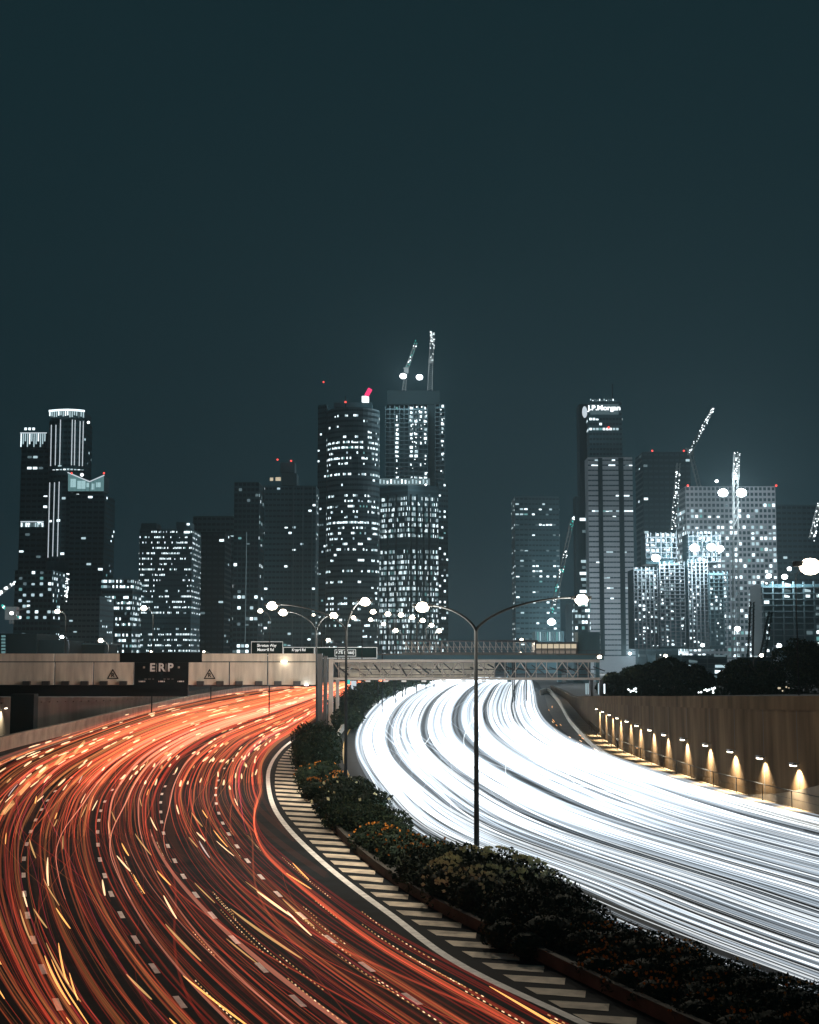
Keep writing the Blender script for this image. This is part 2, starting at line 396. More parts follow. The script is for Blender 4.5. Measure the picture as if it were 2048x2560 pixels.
def wide(s): return 8 if s < 5.5 else 8-(s-5.5)*1.0 if s < 12.55 else .95
WC = [trail('trail_white', (.92,.97,1), .36), trail('trail_white_mid', (.80,.90,1), .17), trail('trail_white_dim', (.72,.86,1), .09), trail('trail_white_faint', (.75,.88,1), .035)]
items = []
for c in range(440):
    lane = rnd.choices(range(6), (1,1.15,1.1,1.1,1,.9))[0]
    u0 = lane + .5 + rnd.uniform(-.42, .42); du = rnd.choice((-1,1)) if rnd.random() < .13 else 0
    if not .1 < u0 + du < 5.9: du = 0
    s0 = rnd.uniform(1, 9); wd = rnd.uniform(2.5, 5); ph = rnd.uniform(0,6.3); am = rnd.uniform(.01,.05)
    a, b = 0.0, float(WHN); spread = rnd.gauss(0,.13)
    if rnd.random() < .25: a = rnd.uniform(2, 10)
    elif rnd.random() < .3: b = rnd.uniform(10, 17)
    m = rnd.choices(range(4), (1.9,2.6,3.0,2.6))[0]; z = rnd.uniform(.45,.95); rr = rnd.uniform(.010,.038)*(1.8 if m == 3 else 1)*(.33 if du else 1)
    n = int((b-a)*5)+2; pts = []
    for k in range(n):
        s = a + (b-a)*k/(n-1)
        u = u0 + du*lane_change(s, s0, wd) + am*math.sin(s*.5+ph) + spread*lane_change(s, 8, 5)
        pts.append(wht(s, max(.012, min(.99, u/6))-.05*lane_change(s,8,5)*(1-min(1,u/2)), z))
    items.append((pts, [wide(a+(b-a)*k/(n-1))*rr*min(1, .15+k*.2, .15+(n-1-k)*.2) for k in range(n)], m))
for c in range(60):
    u0 = rnd.uniform(.03,.97); b = rnd.uniform(8, 14); n = int(b*5)+2
    items.append(([wht(b*k/(n-1), u0, rnd.uniform(.5,.5)) for k in range(n)], rnd.uniform(.12,.3), 3))
trails('white_light_trails', 'dense white headlight trails pouring round the right carriageway', WC, items)

# ------------------------------------------------------------------ planters, barriers, walkway, walls
def wall_along(mb, P, H, th, z0=0, m=0, side=1):   # P world points, H heights
    for k in range(len(P)-1):
        a, b = P[k], P[k+1]; t = b-a; t.z = 0; nn = Vector((t.y,-t.x,0)).normalized()*th*side
        za, zb = (H[k], H[k+1]) if isinstance(H, list) else (H, H)
        A = [Vector((a.x,a.y,z0)), Vector((b.x,b.y,z0)), Vector((b.x,b.y,zb)), Vector((a.x,a.y,za))]
        B = [v+nn for v in A]
        mb.quad(*A, m); mb.quad(*B[::-1], m); mb.quad(A[3],A[2],B[2],B[3], m)
        if k == 0: mb.quad(A[0],A[3],B[3],B[0], m)
        if k == len(P)-2: mb.quad(A[1],B[1],B[2],A[2], m)

PT = [(805,1990),(845,2050),(890,2095),(960,2150),(1040,2200),(1120,2245),(1200,2282),(1292,2321),(1410,2378),(1598,2463),(1818,2558),(2150,2700)]
P = curve([(x, y+14*(y-1640)/700) for x, y in PT], .42, 6); mb = MB(); wall_along(mb, P, .42, .22, 0, 0, 1)
M['planter'] = mat('planter_concrete', (.045,.040,.032), .95, var=.6, scale=.8); pl = mb.build('planter_wall', M['planter']); tag(pl, 'low stained concrete planter wall running beside the hatched strip', 'planter')
mb = MB()
PTb = [G(x, y, .95) for x, y in PT]
soilR = [wht(s, -.06, 0) for s in [8+k*1.0 for k in range(13)]]
LL = curve([(x, y+14*(y-1640)/700) for x, y in PT], .42, 3)
for k in range(len(LL)-1):
    a, b = LL[k], LL[k+1]; s1 = 8+ (WHN-8)*k/(len(LL)-1); s2 = 8+(WHN-8)*(k+1)/(len(LL)-1)
    c, d = wht(s2, -.055, .02), wht(s1, -.055, .02); a = a.copy(); b = b.copy(); a.z = b.z = .30; mb.quad(a, d, c, b)
struct('median_soil', mb, M['earth'], 'dark soil of the planted median')

BW = [(815,1885),(834,1863),(850,1838),(867,1815),(897,1785),(930,1765),(965,1745),(1001,1729),(1060,1712)]
P = curve([(x, y+3) for x, y in BW], 0, 6); mb = MB(); rn = random.Random(3)
H = [.75 + (.18 if rn.random() < .3 else 0) for _ in P]; wall_along(mb, P, H, .25, 0, 0, -1)
o = mb.build('crash_barrier', M['concrete']); tag(o, 'low pale concrete crash barrier curving away beside the planted median', 'barrier')

CT = [(1352,1733),(1372,1729),(1397,1755),(1424,1800),(1470,1848),(1515,1880),(1564,1904),(1662,1941),(1741,1973),(1839,2002),(1937,2025),(2048,2054),(2300,2120),(2700,2220)]
WB = [(1377,1728),(1410,1745),(1434,1770),(1460,1800),(1495,1834),(1540,1866),(1590,1890),(1672,1922),(1780,1960),(1900,1994),(2048,2032),(2200,2069),(2450,2125),(2800,2200)]
WTOP = [1714,1727,1740] + [1740]*11
CP = curve(CT, .5, 6); mb = MB()
H = [.5 + max(0, .9*(1-k/26)) for k in range(len(CP))]
wall_along(mb, CP, H, .25, 0, 0, -1)
o = mb.build('parapet', M['concrete']); tag(o, 'low concrete parapet between the white trails and the lit walkway', 'parapet')
WP = curve(WB, .5, 6); mb = MB()
for k in range(len(CP)-1):
    a, b = CP[k].copy(), CP[k+1].copy(); c, d = WP[k+1].copy(), WP[k].copy()
    for v in (a,b,c,d): v.z = .47
    mb.quad(a, b, c, d)
struct('walkway', mb, M['walkway'], 'pale concrete walkway lit by the wall lamps')
# big retaining wall on the right: panels, cap
nP = len(WP); ZT = []
for k in range(nP):
    q = spl([(a,) for a in WTOP], k/6)[0]; pxy = spl(WB, k/6)
    ZT.append(W(pxy[0], q, WP[k].y).z)
rw = empty('retaining_wall', WP[30], 'tall brown concrete retaining wall with a row of lamps on the right', 'wall')
pan = MB(); back = MB()
SEAM = [1500,1520,1545,1572,1603,1637,1674,1720,1778,1841,1914,1999,2095,2200,2320]
def wall_off(k, off, z):
    a = WP[min(k+1,nP-1)]-WP[max(k-1,0)]; nn = Vector((-a.y, a.x, 0)).normalized()   # away from camera side
    p = WP[k] + nn*off; return Vector((p.x, p.y, z))
def toward(k):
    a = WP[min(k+1,nP-1)]-WP[max(k-1,0)]; nn = Vector((a.y,-a.x,0)).normalized()
    return nn if nn.dot(Vector((0,0,0))-WP[k]) > 0 else -nn
capm = MB()
for k in range(nP-1):
    za, zb = ZT[k], ZT[k+1]
    ca, cb = min(.9, (za-.5)*.16), min(.9, (zb-.5)*.16)
    a, b = WP[k].copy(), WP[k+1].copy(); a.z=b.z=.3
    a2, b2 = a.copy(), b.copy(); a2.z = za-ca; b2.z = zb-cb
    pan.quad(a, b, b2, a2)
    na, nb = toward(k)*.28, toward(k+1)*.28
    c0, c1 = a2+na, b2+nb; d0, d1 = c0.copy(), c1.copy(); d0.z = za; d1.z = zb
    e0, e1 = d0-na*3, d1-nb*3
    capm.quad(a2, b2, c1, c0); capm.quad(c0, c1, d1, d0); capm.quad(d0, d1, e1, e0)
pan.build('wall_face', M['conc_wall'], rw); capm.build('cap', M['conc_wall'], rw)
def wall_at(px):                               # foot of the wall in the picture column px
    best = min(range(nP), key=lambda k: abs(spl(WB, k/6)[0]-px)); q0 = spl(WB, best/6)[0]
    k2 = min(nP-1, max(0, best + (1 if px > q0 else -1))); q1 = spl(WB, k2/6)[0]
    t = 0 if abs(q1-q0) < 1e-6 else (px-q0)/(q1-q0)
    return WP[best].lerp(WP[k2], t), toward(best), ZT[best]
for sx_ in SEAM:
    p, nn, zt = wall_at(sx_); t = Vector((-nn.y, nn.x, 0)); ca = min(.9,(zt-.5)*.16)
    m_ = MB(); a = p + nn*.02 - t*.06; b = p + nn*.02 + t*.06
    m_.quad((a.x,a.y,.5),(b.x,b.y,.5),(b.x,b.y,zt-ca-.02),(a.x,a.y,zt-ca-.02)); m_.build('expansion_joint', M['joint'], rw)
# paler low wall in front, right edge
mb = MB(); low = [(1880,1986),(1920,1986),(1960,1983),(2000,1976),(2048,1966),(2120,1946),(2200,1922),(2350,1880)]
for (x0,y0),(x1,y1) in zip(low, low[1:]):
    p, nn, _ = wall_at(x0); q, n2, _ = wall_at(x1); p = p+nn*.2; q = q+n2*.2
    mb.quad((p.x,p.y,.47),(q.x,q.y,.47),(q.x,q.y,W(x1,y1,q.y).z),(p.x,p.y,W(x0,y0,p.y).z))
    P2 = p-nn*.17; Q2 = q-n2*.17
    mb.quad((p.x,p.y,W(x0,y0,p.y).z),(q.x,q.y,W(x1,y1,q.y).z),(Q2.x,Q2.y,W(x1,y1,q.y).z),(P2.x,P2.y,W(x0,y0,p.y).z))
M['ramp'] = mat('ramp_concrete', (.085,.07,.052), .9, var=.3, scale=.8); o = mb.build('ramp_wall', M['ramp']); tag(o, 'pale low wall with a curved top at the foot of the retaining wall', 'wall')
# railing along the wall foot
rl = empty('railing', WP[40], 'thin metal railing along the walkway under the wall lamps', 'railing')
rp = []
for k in range(22, nP):
    nn = toward(k); rp.append(WP[k]+nn*.45)
for zz, r in ((1.55,.03),(1.05,.012)):
    m_ = MB(); m_.tube([Vector((p.x,p.y,zz)) for p in rp], r, 5); m_.build('rail', M['pole'], rl)
acc = 0
for a, b in zip(rp, rp[1:]):
    acc += (b-a).length
    if acc > 4.2:
        acc = 0; m_ = MB(); m_.tube([(a.x,a.y,.45),(a.x,a.y,1.55)], .03, 5); m_.build('post', M['pole'], rl)
# wall lamps
WL = [(2002,1914),(1917,1896),(1842,1880),(1779,1864),(1721,1850),(1673,1838),(1637,1826),(1604,1815),(1579,1804),(1554,1796),(1534,1788),(1517,1780),(1501,1773)]
ORD = ['nearest','second','third','fourth','fifth','sixth','seventh','eighth','ninth','tenth','eleventh','twelfth']
def wall_lamp(p, nn, z, label, group, pw):
    e_ = empty('wall_lamp', (p.x,p.y,z), label, 'wall lamp', group)
    t = Vector((-nn.y, nn.x, 0)); a = p+nn*.42
    m_ = MB(); m_.tube([Vector((p.x,p.y,z+.12)), Vector((a.x,a.y,z+.12))], .03, 6); m_.build('bracket', M['darksteel'], e_)
    m_ = MB()
    q = [a+t*.34+nn*.13, a-t*.34+nn*.13, a-t*.34-nn*.13, a+t*.34-nn*.13]
    if (q[1]-q[0]).cross(q[2]-q[1]).z < 0: q = q[::-1]
    m_.prism(q, z+.03, z+.18); m_.build('lamp_housing', M['darksteel'], e_)
    m_ = MB(); q2 = [a+(v-a)*.85 for v in q]; m_.prism(q2, z-.03, z+.028); m_.build('lens', M['lamp_warm'], e_)
    add_light('bulb', 'SPOT', (p.x+nn.x*.48,p.y+nn.y*.48,z-.08), pw, (1,.78,.50), e_, .05, math.radians(100), 1.0, rot=(-nn*.40+Vector((0,0,-1))).to_track_quat('-Z','Y').to_euler())
for i, (px, py) in enumerate(WL):
    p, nn, _ = wall_at(px); z = W(px, py, p.y).z
    lab = (f'warm wall lamp {"nearest the camera" if i == 0 else "farthest along the brown wall" if i == 12 else ORD[i] + " from the near end"} of the row on the right wall')
    wall_lamp(p, nn, z, lab, 'lamps on the brown retaining wall', 7000)

# raised ground behind the right wall
mb = MB()
for k in range(nP-1):
    a, b = WP[k].copy(), WP[k+1].copy(); na, nb = toward(k), toward(k+1)
    a = a - na*.5; b = b - nb*.5; a.z = ZT[k]-.25; b.z = ZT[k+1]-.25
    c, d = b + Vector((500,350,0)), a + Vector((500,350,0)); c.z = d.z = 3.5
    mb.quad(a, b, c, d)
struct('raised_ground', mb, M['earth'], 'dark planted bank above the retaining wall')

# left barrier and left wall
LB = [(-420,2010),(-200,1938),(0,1880),(107,1852),(199,1829),(290,1804),(385,1780),(510,1750),(590,1735),(650,1727),(725,1720)]
P = curve(LB, 0, 5)
lb = empty('parapet_wall', P[15], 'pale grey concrete parapet sweeping along the left edge of the road', 'parapet')
mb = MB(); wall_along(mb, P, 1.25, .35, 0, 0, -1); mb.build('wall_face', M['concrete'], lb)
mb = MB(); P2 = [p.copy() for p in P]
for k, p in enumerate(P2):
    t = P[min(k+1,len(P)-1)]-P[max(k-1,0)]; nn = Vector((t.y,-t.x,0)).normalized(); P2[k] = p+nn*.10
wall_along(mb, P2, 1.52, .58, 1.26, 0, -1); mb.build('cap', M['concrete'], lb)
LW = [(-420,1950),(-200,1890),(0,1845),(100,1826),(200,1808),(290,1791),(352,1779),(420,1764),(480,1749),(547,1735),(620,1725)]
LWT = [1743]*6+[1741,1737,1728,1717,1714]
P = curve(LW, .0, 5); H = [W(spl(LW,k/5)[0], spl([(a,) for a in LWT], k/5)[0], P[k].y).z for k in range(len(P))]
lw = empty('side_wall', P[20], 'grey concrete retaining wall behind the left parapet below the gantry', 'wall')
mb = MB(); wall_along(mb, P, [h*.86 for h in H], .4, 0, 0, -1); mb.build('wall_face', M['conc_dark'], lw)
mb = MB(); 
for k in range(len(P)-1):
    a, b = P[k], P[k+1]; t=(b-a); nn = Vector((t.y,-t.x,0)).normalized()*.18
    wall_along(mb, [a+nn, b+nn], [H[k],H[k+1]], .7, min(H[k],H[k+1])*.86+.01, 0, -1)
mb.build('cap', M['conc_dark'], lw)
mb = MB()
for k in range(len(P)-1):
    a, b = P[k].copy(), P[k+1].copy(); a.z = H[k]-.1; b.z = H[k+1]-.1
    c, d = b+Vector((-400,120,0)), a+Vector((-400,120,0)); mb.quad(a, b, c, d)
struct('bank', mb, M['earth'], 'dark ground above the left retaining wall')
i_ = min(range(len(P)), key=lambda k: abs(spl(LW,k/5)[0]-7)); p = P[i_]; t = P[i_+1]-P[i_-1]; nn = Vector((t.y,-t.x,0)).normalized()
if nn.dot(-p) < 0: nn = -nn
wall_lamp(p + nn*.2, nn, W(7,1771,p.y).z, 'single warm wall lamp at the far left edge below the gantry', 'lamp on the left wall', 2500)
# pier in front of the left wall, black standing in for the gantry's shadow
a, b = W(30,1735,172), W(88,1735,172); mb = MB(); mb.box(a.x, b.x, 171.5, 173.5, 0, a.z); 
o = mb.build('shadow_pier', M['f_black']); tag(o, 'pier against the left wall, coloured black for the shadow under the gantry', 'pier')

# ------------------------------------------------------------------ toll gantry over the left road
YG = 197.0
def bx(mb, x0, y0, x1, y1, Y, dep, m=0):       # box from picture corners at distance Y, dep metres deep
    a, b = W(x0, y1, Y), W(x1, y0, Y); mb.box(min(a.x,b.x), max(a.x,b.x), Y, Y+dep, min(a.z,b.z), max(a.z,b.z), m)
def pb(name, x0, y0, x1, y1, Y, dep, m, par): mb = MB(); bx(mb, x0,y0,x1,y1,Y,dep); return mb.build(name, m, par)
def text(s, px, py, hpx, Y, m, parent, bold=0, name='lettering', wide=1.0):
    cu = bpy.data.curves.new(name, 'FONT'); cu.body = s; cu.size = hpx/ppm(Y)*1.38; cu.extrude = .02; cu.offset = bold
    cu.align_x = 'CENTER'; cu.align_y = 'CENTER'; cu.materials.append(m)
    o = bpy.data.objects.new(name, cu); C.objects.link(o); o.location = W(px, py, Y); o.rotation_euler = (PI/2,0,0); o.scale = (wide,1,1)
    me = bpy.data.meshes.new_from_object(o); C.objects.unlink(o)
    q = bpy.data.objects.new(name, me); C.objects.link(q); q.location = o.location; q.rotation_euler = o.rotation_euler; q.scale = o.scale; bpy.data.objects.remove(o)
    q.parent = parent; q.matrix_parent_inverse = parent.matrix_basis.inverted(); return q
ga = empty('toll_gantry', W(790,1820,YG), 'beige panelled road toll gantry lettered ERP across the left road', 'gantry')
for x0, x1 in ((-260,-100),(-99,134.5),(137.5,299),(505,667.5),(670.5,790)): pb('upper_panel', x0,1634,x1,1653.5,YG,.5,M['panel'],ga)
for x0, x1 in ((-260,-50),(-47,134.5),(137.5,231.5),(234.5,334),(471,571.5),(574.5,667.5),(670.5,790)): pb('lower_panel', x0,1656,x1,1712,YG-.15,.6,M['panel'],ga)
pb('centre_sign', 299.5,1632,504.5,1656,YG-.05,.6,M['black'],ga); cs = pb('centre_sign', 335,1656.2,470,1724,YG-.35,.8,M['black'],ga)
text('E', 381,1669.5,20,YG-.45,M['white'],ga,.05); text('R', 404,1669.5,20,YG-.45,M['white'],ga,.05); text('P', 426,1669.5,20,YG-.45,M['white'],ga,.05)
for x in (391.5, 415): pb('divider_bar', x-.6,1659,x+.6,1680,YG-.42,.04,M['white'],ga)
for x in (360, 447): pb('indicator', x-2.5,1666,x+2.5,1671,YG-.42,.05,M['steel'],ga)
M['faint'] = mat('worn_lettering', (.12,.13,.13), .7)
for x0, x1 in ((361,367),(370,377),(381,385),(409,414),(418,424),(429,434)): pb('small_marking', x0,1696.5,x1,1699,YG-.42,.04,M['faint'],ga)
for x in (355,404,452):
    for a_, b_ in ((-8,-6),(-4.5,4),(5.5,8)): pb('display', x+a_,1702,x+b_,1705.3,YG-.42,.05,M['white'],ga)
for x in (282, 524):
    # warning triangle with R
    w_ = MB(); c0 = W(x,1672,YG-.22); l0 = W(x-15,1697.5,YG-.22); r0 = W(x+15,1697.5,YG-.22)
    cen = (c0+l0+r0)/3; out = [c0,l0,r0]; inn = [cen+(v-cen)*.72 for v in out]
    for k in range(3): w_.quad(out[k], out[(k+1)%3], inn[(k+1)%3], inn[k])
    w_.build('warning_triangle', M['black'], ga); text('R', x,1688.5,10,YG-.21,M['black'],ga,.02)
pb('beam', -260,1712.5,470,1741,YG+.7,.8,M['black'],ga); pb('beam', 470.5,1712.5,790,1716,YG+.7,.8,M['darksteel'],ga)
for x in (65,113,162,210,258,307,500,549,597,646,694,742): pb('sensor_box', x-9,1703,x+9,1713.5,YG-.9,.7,M['darksteel'],ga)
pb('column', 792,1634,806,1832,YG-.1,1.0,M['darksteel'],ga); pb('column', 808,1640,818,1832,YG+.2,1.0,M['darksteel'],ga)
pb('lamp', 703,1652.5,717,1655.5,YG-.7,.3,M['lamp_warm'],ga)
pb('lamp', 762,1711.5,770,1714,YG-.7,.3,M['lamp_white'],ga)

def beam_between(mb, a, b, r, n=4, m=0): mb.tube([a, b], r, n, m)
tg = empty('truss_gantry', W(830,1820,YG), 'beige steel truss gantry spanning the white light trails', 'gantry')
for x, y0 in ((821,1648),): pb('column', x,y0,833,1826,YG,1.0,M['steel'],tg)
pb('column', 839,1700,848,1822,YG+3,.6,M['steel'],tg); pb('footing', 820,1818,838,1828,YG-.6,2.2,M['concrete'],tg)
pb('footing', 836,1816,850,1823,YG+2.5,1.5,M['concrete'],tg)
for yy, hh in ((1649,7),(1694,6)):
    for YY in (YG, YG+2.6): pb('chord', 834,yy,1500,yy+hh,YY,.35,M['steel'],tg)
xs = list(range(834, 1501, 26))
for YY in (YG+.15, YG+2.75):
    mb = MB()
    for k, x in enumerate(xs[:-1]):
        ya, yb = (1656,1694) if k % 2 == 0 else (1694,1656)
        beam_between(mb, W(x,ya,YY), W(xs[k+1],yb,YY), .07)
        if YY < YG+1: beam_between(mb, W(x+13,1656,YY), W(x+13,1694,YY), .05)
    mb.build('bracing', M['steel'], tg)
mb = MB(); rn = random.Random(5)
for k, x in enumerate(range(845,1490,22)):
    beam_between(mb, W(x, rn.uniform(1658,1672), YG+1.5), W(x+rn.uniform(14,34), rn.uniform(1676,1692), YG+1.5), rn.uniform(.05,.12))
bx(mb, 850,1672,1490,1674.5,YG+1.4,.2); bx(mb, 900,1686,1490,1688,YG+1.4,.2)
mb.build('catwalk', M['darksteel'], tg)
pb('backing_panel', 850,1657,1235,1693,YG+3.3,.1,M['panel'],tg)
for x in (920,965,1010,1060,1110,1160,1210): pb('sensor_box', x-6,1700.5,x+6,1705,YG+.4,.5,M['white'],tg)
for x in (1476,1500): pb('column', x,1700,x+7,1741,YG,.6,M['darksteel'],tg)

# ------------------------------------------------------------------ overhead signs, footbridge and flyover further on
def road_sign(label, x0, y0, x1, y1, Y, lines, group='green direction signs beyond the gantry'):
    a = W((x0+x1)/2, y1, Y); s_ = empty('road_sign', (a.x, Y, a.z), label, 'road sign', group)
    pb('sign_face', x0,y0,x1,y1,Y,.12,M['sign'],s_)
    for q in ((x0,y0,x1,y0+1.1),(x0,y1-1.1,x1,y1),(x0,y0+1.2,x0+1.1,y1-1.2),(x1-1.1,y0+1.2,x1,y1-1.2)): pb('border', *q, Y-.04, .03, M['strip_paint'], s_)
    for t, x, y, h in lines: text(t, x, y, h, Y-.06, M['strip_paint'], s_, .022, wide=.9)
    for x in (x0+(x1-x0)*.3, x0+(x1-x0)*.7): pb('support', x-1,y1+.2,x+1,y1+40,Y+.15,.2,M['darksteel'],s_)
M['strip_paint'] = mat('self_lit_white', (.8,.85,.83), .5); M['strip_paint'].node_tree.nodes['Principled BSDF'].inputs['Emission Color'].default_value = (.8,.9,.9,1)
M['strip_paint'].node_tree.nodes['Principled BSDF'].inputs['Emission Strength'].default_value = .5; M['strip_paint'].cycles.emission_sampling = 'NONE'  # own emission stands in for light thrown back by the signs
road_sign('tall green road sign reading Shenton Way and Maxwell Rd', 628,1604,707.5,1640,262,[('Shenton Way',667,1614,7),('Maxwell Rd',664,1624.5,7)])
road_sign('green road sign reading Keppel Rd', 708.5,1618,786,1640,262,[('Keppel Rd',747,1625,6.5)])
road_sign('wide dark green sign behind the lamp post without readable words', 787,1618,943,1646,266,[])
road_sign('small green road sign reading AYE (Tuas)', 837,1624,890,1641,258,[('AYE (Tuas)',863,1631,8)])
ts = empty('road_info_sign', W(870,1730,300), 'small white and teal sign glowing beside the planted median', 'road sign')
pb('sign_face', 878,1702,891,1724,300,.15,M['strip'],ts); pb('sign_header', 867,1700,876,1711,300,.15,M['teal_light'],ts); pb('post', 875,1712,877,1740,300.2,.15,M['darksteel'],ts)

fb = empty('footbridge', W(1180,1640,285), 'open lattice footbridge with a lit cabin beyond the truss gantry', 'bridge')
pb('roof', 1012,1601,1240,1604.5,285,3,M['darksteel'],fb); pb('deck', 1005,1631,1340,1636,285,3,M['conc_dark'],fb)
pb('roof', 1241,1600,1345,1606,285,3,M['darksteel'],fb)
mb = MB()
for k in range(1014, 1335, 15):
    bx(mb, k,1604,k+1.6,1631,285,.15)
    beam_between(mb, W(k+1,1606,285.1), W(k+15,1630,285.1), .05)
bx(mb, 1012,1617,1340,1618.2,285.2,.1); mb.build('railing', M['steel'], fb)
cb = pb('cabin', 1338,1605,1444,1637,284,6,M['darksteel'],fb)
for k in range(7): pb('window', 1341+k*14.6,1610,1353.5+k*14.6,1621,283.9,.05,M['ww'],cb); pb('window', 1341+k*14.6,1624,1353.5+k*14.6,1634,283.9,.05,M['wd_warm'] if 'wd_warm' in M else M.setdefault('wd_warm', emit('window_dim_warm', (1,.85,.7), .16)),cb)
pb('stair_tower', 1446,1580,1500,1642,285,6,M['f_dark'],fb)
fl = empty('flyover', W(1200,1650,240), 'dark flyover deck crossing behind the truss gantry', 'bridge')
pb('deck', 943,1638,1510,1650,240,9,M['f_dark'],fl); pb('parapet', 943,1634,1510,1638,240,.3,M['conc_dark'],fl)
for x in (1270,1395,1490): pb('pier', x,1650.5,x+9,1705,243,2,M['f_dark'],fl)
mb = MB()
for k in range(946,1500,26): bx(mb, k,1626,k+1,1634,240.1,.06)
bx(mb, 943,1626,1510,1627,240.1,.06); mb.build('railing', M['darksteel'], fl)

# ------------------------------------------------------------------ street lamps
def lamp_head(e_, c, d, warm, scale=1.0, glow=0.0, power=0):
    d = Vector(d).normalized(); t = Vector((-d.y, d.x, 0)); z = c.z
    q = [c+d*.45*scale+t*.10*scale, c-d*.45*scale+t*.16*scale, c-d*.45*scale-t*.16*scale, c+d*.45*scale-t*.10*scale]
    if (q[1]-q[0]).cross(q[2]-q[1]).z < 0: q = q[::-1]
    m_ = MB(); m_.prism(q, z, z+.14*scale); m_.build('lamp_housing', M['pole'], e_)
    m_ = MB(); m_.ball((c.x,c.y,z-.02), .31*scale, 0, .75); m_.build('lens', M['lamp_warm'] if warm else M['lamp_white'], e_, True)  # ball swollen past lens size to stand for the lamp's glow
    if power: add_light('bulb', 'POINT', (c.x,c.y,z-.30*scale), power, WARM if warm else COOL, e_, .3*scale)
def post_lamp(label, base, heads, fork, warm=True, group='street lamps along the expressway', scale=1.0, power=0, r=.10):
    """base: foot, fork: point where the arms leave, heads: lamp positions"""
    e_ = empty('street_lamp', base, label, 'street lamp', group)
    m_ = MB(); m_.tube([base, base.lerp(fork,.5), fork], [r*1.3, r*1.1, r*.8], 8); m_.build('post', M['pole'], e_)
    m_ = MB(); m_.box(base.x-.25, base.x+.25, base.y-.25, base.y+.25, base.z, base.z+.12); m_.build('base_plate', M['pole'], e_)
    for h in heads:
        m_ = MB(); pts = []
        hv = h - fork
        for k in range(15):
            t = k/14; s_ = math.sin(t*PI/2)
            pts.append(Vector((fork.x+hv.x*(1-math.cos(t*PI/2))*1.0 if False else fork.x+hv.x*t**1.5, fork.y+hv.y*t**1.5, fork.z+(hv.z+.1)*s_)))
        m_.tube(pts, [r*.7*(1-.45*k/14) for k in range(15)], 6); m_.build('arm', M['pole'], e_)
        lamp_head(e_, h, Vector((hv.x, hv.y, 0)) if abs(hv.x)+abs(hv.y) > .01 else Vector((1,0,0)), warm, scale, 0, power)
    return e_
# tall twin lamp in the planted median
b = G(1192, 2155, 0); Y = b.y
post_lamp('tall twin-armed street lamp rising from the pale-leaved shrub in the median', b, [W(1056,1517,Y), W(1454,1498,Y)], W(1190,1578,Y), power=6000, r=.105, scale=1.1)
b = G(864, 1985, 0); Y = b.y
post_lamp('dark twin-armed street lamp behind the orange-flowered shrubs in front of the truss gantry end', b, [W(680,1514,Y), W(913,1504,Y)], W(866,1578,Y), power=6000, r=.10, scale=1.3)
b = G(792, 1850, 0); Y = b.y
post_lamp('slim twin-armed street lamp standing in front of the gantry columns', b, [W(708,1531,Y), W(834,1539,Y)], W(791,1578,Y), power=10500, r=.10, scale=1.7)
FAR = [ # x, y of lamp head, distance, warm, size, label
 (651,1527,230,1,2.0,'far street lamp left of the pair above the Shenton Way sign'),
 (933,1529,240,1,2.0,'far street lamp just right of and below the largest glow'),
 (927,1549,300,1,1.8,'small far street lamp under the largest central glow'),
 (884,1544,260,1,2.0,'far street lamp left of the largest central glow'),
 (784,1537,270,1,1.3,'tiny far street lamp beside the top of the slim post'),
 (821,1600,240,1,1.8,'low street lamp on its own post above the AYE sign'),
 (970,1535,280,1,2.3,'first lamp of the sloping row over the distant ramp'),
 (959,1560,330,1,2.0,'low lamp hanging below the first lamp of the sloping row'),
 (1003,1537,310,1,2.4,'second lamp of the sloping row over the distant ramp'),
 (989,1576,320,1,2.4,'lowest left lamp of the distant ramp on a thin post'),
 (1031,1543,340,1,2.6,'third lamp of the sloping row over the distant ramp'),
 (1057,1551,370,1,2.8,'fourth lamp of the sloping row over the distant ramp'),
 (1079,1563,400,1,2.8,'fifth lamp of the sloping row over the distant ramp'),
 (1098,1577,430,1,3.2,'lowest right lamp ending the sloping row over the distant ramp'),
 (144,1528,260,1,2.3,'warm street lamp in front of the tower with vertical light strips'),
 (360,1520,235,1,2.5,'warm street lamp in front of the office block with ribbon windows'),
 (155,1592,300,0,2.0,'white street lamp above the low dark roofs at the left'),
 (252,1601,280,1,2.4,'peach-coloured lamp above the left gantry panels'),
 (378,1629,300,1,1.0,'tiny warm lamp over the black centre sign of the gantry'),
 (510,1629,300,1,1.2,'tiny warm lamp above the right gantry panels'),
 (1304,1600,300,1,2.2,'warm lamp just left of the lit footbridge cabin'),
 (1301,1633,290,1,1.6,'small warm lamp below the footbridge deck'),
 (1335,1633,290,0,1.3,'small white lamp under the lit footbridge cabin'),
 (1499,1642,225,1,1.7,'warm lamp on a thin post at the right end of the truss gantry'),
 (1664,1640,260,1,1.9,'warm lamp over the dark trees left of the gap'),
 (1904,1638,260,1,1.9,'warm lamp at the left edge of the tallest dark tree'),
 (1948,1614,270,0,2.4,'white lamp against the crown of the tallest dark tree'),
 (2026,1416,150,1,5.5,'very bright street lamp high at the right edge of the picture'),
]
for x, y, Y, wm, sz, lab in FAR:
    h = W(x, y, Y); zb = 0 if x < 1500 else 3.0
    fk = Vector((h.x + (1.6 if x < 1000 else -1.6), Y, h.z-1.2)); base = Vector((fk.x, Y, zb))
    post_lamp(lab, base, [h], fk, bool(wm), 'far street lamps between the road and the skyline', sz*(.84 if 900 < x < 1110 else .70), power=((2600 if x < 560 else 900)*(Y/200)**2*(sz/2)**1.3), r=.07*Y/200)
post = W(360,1520,235)

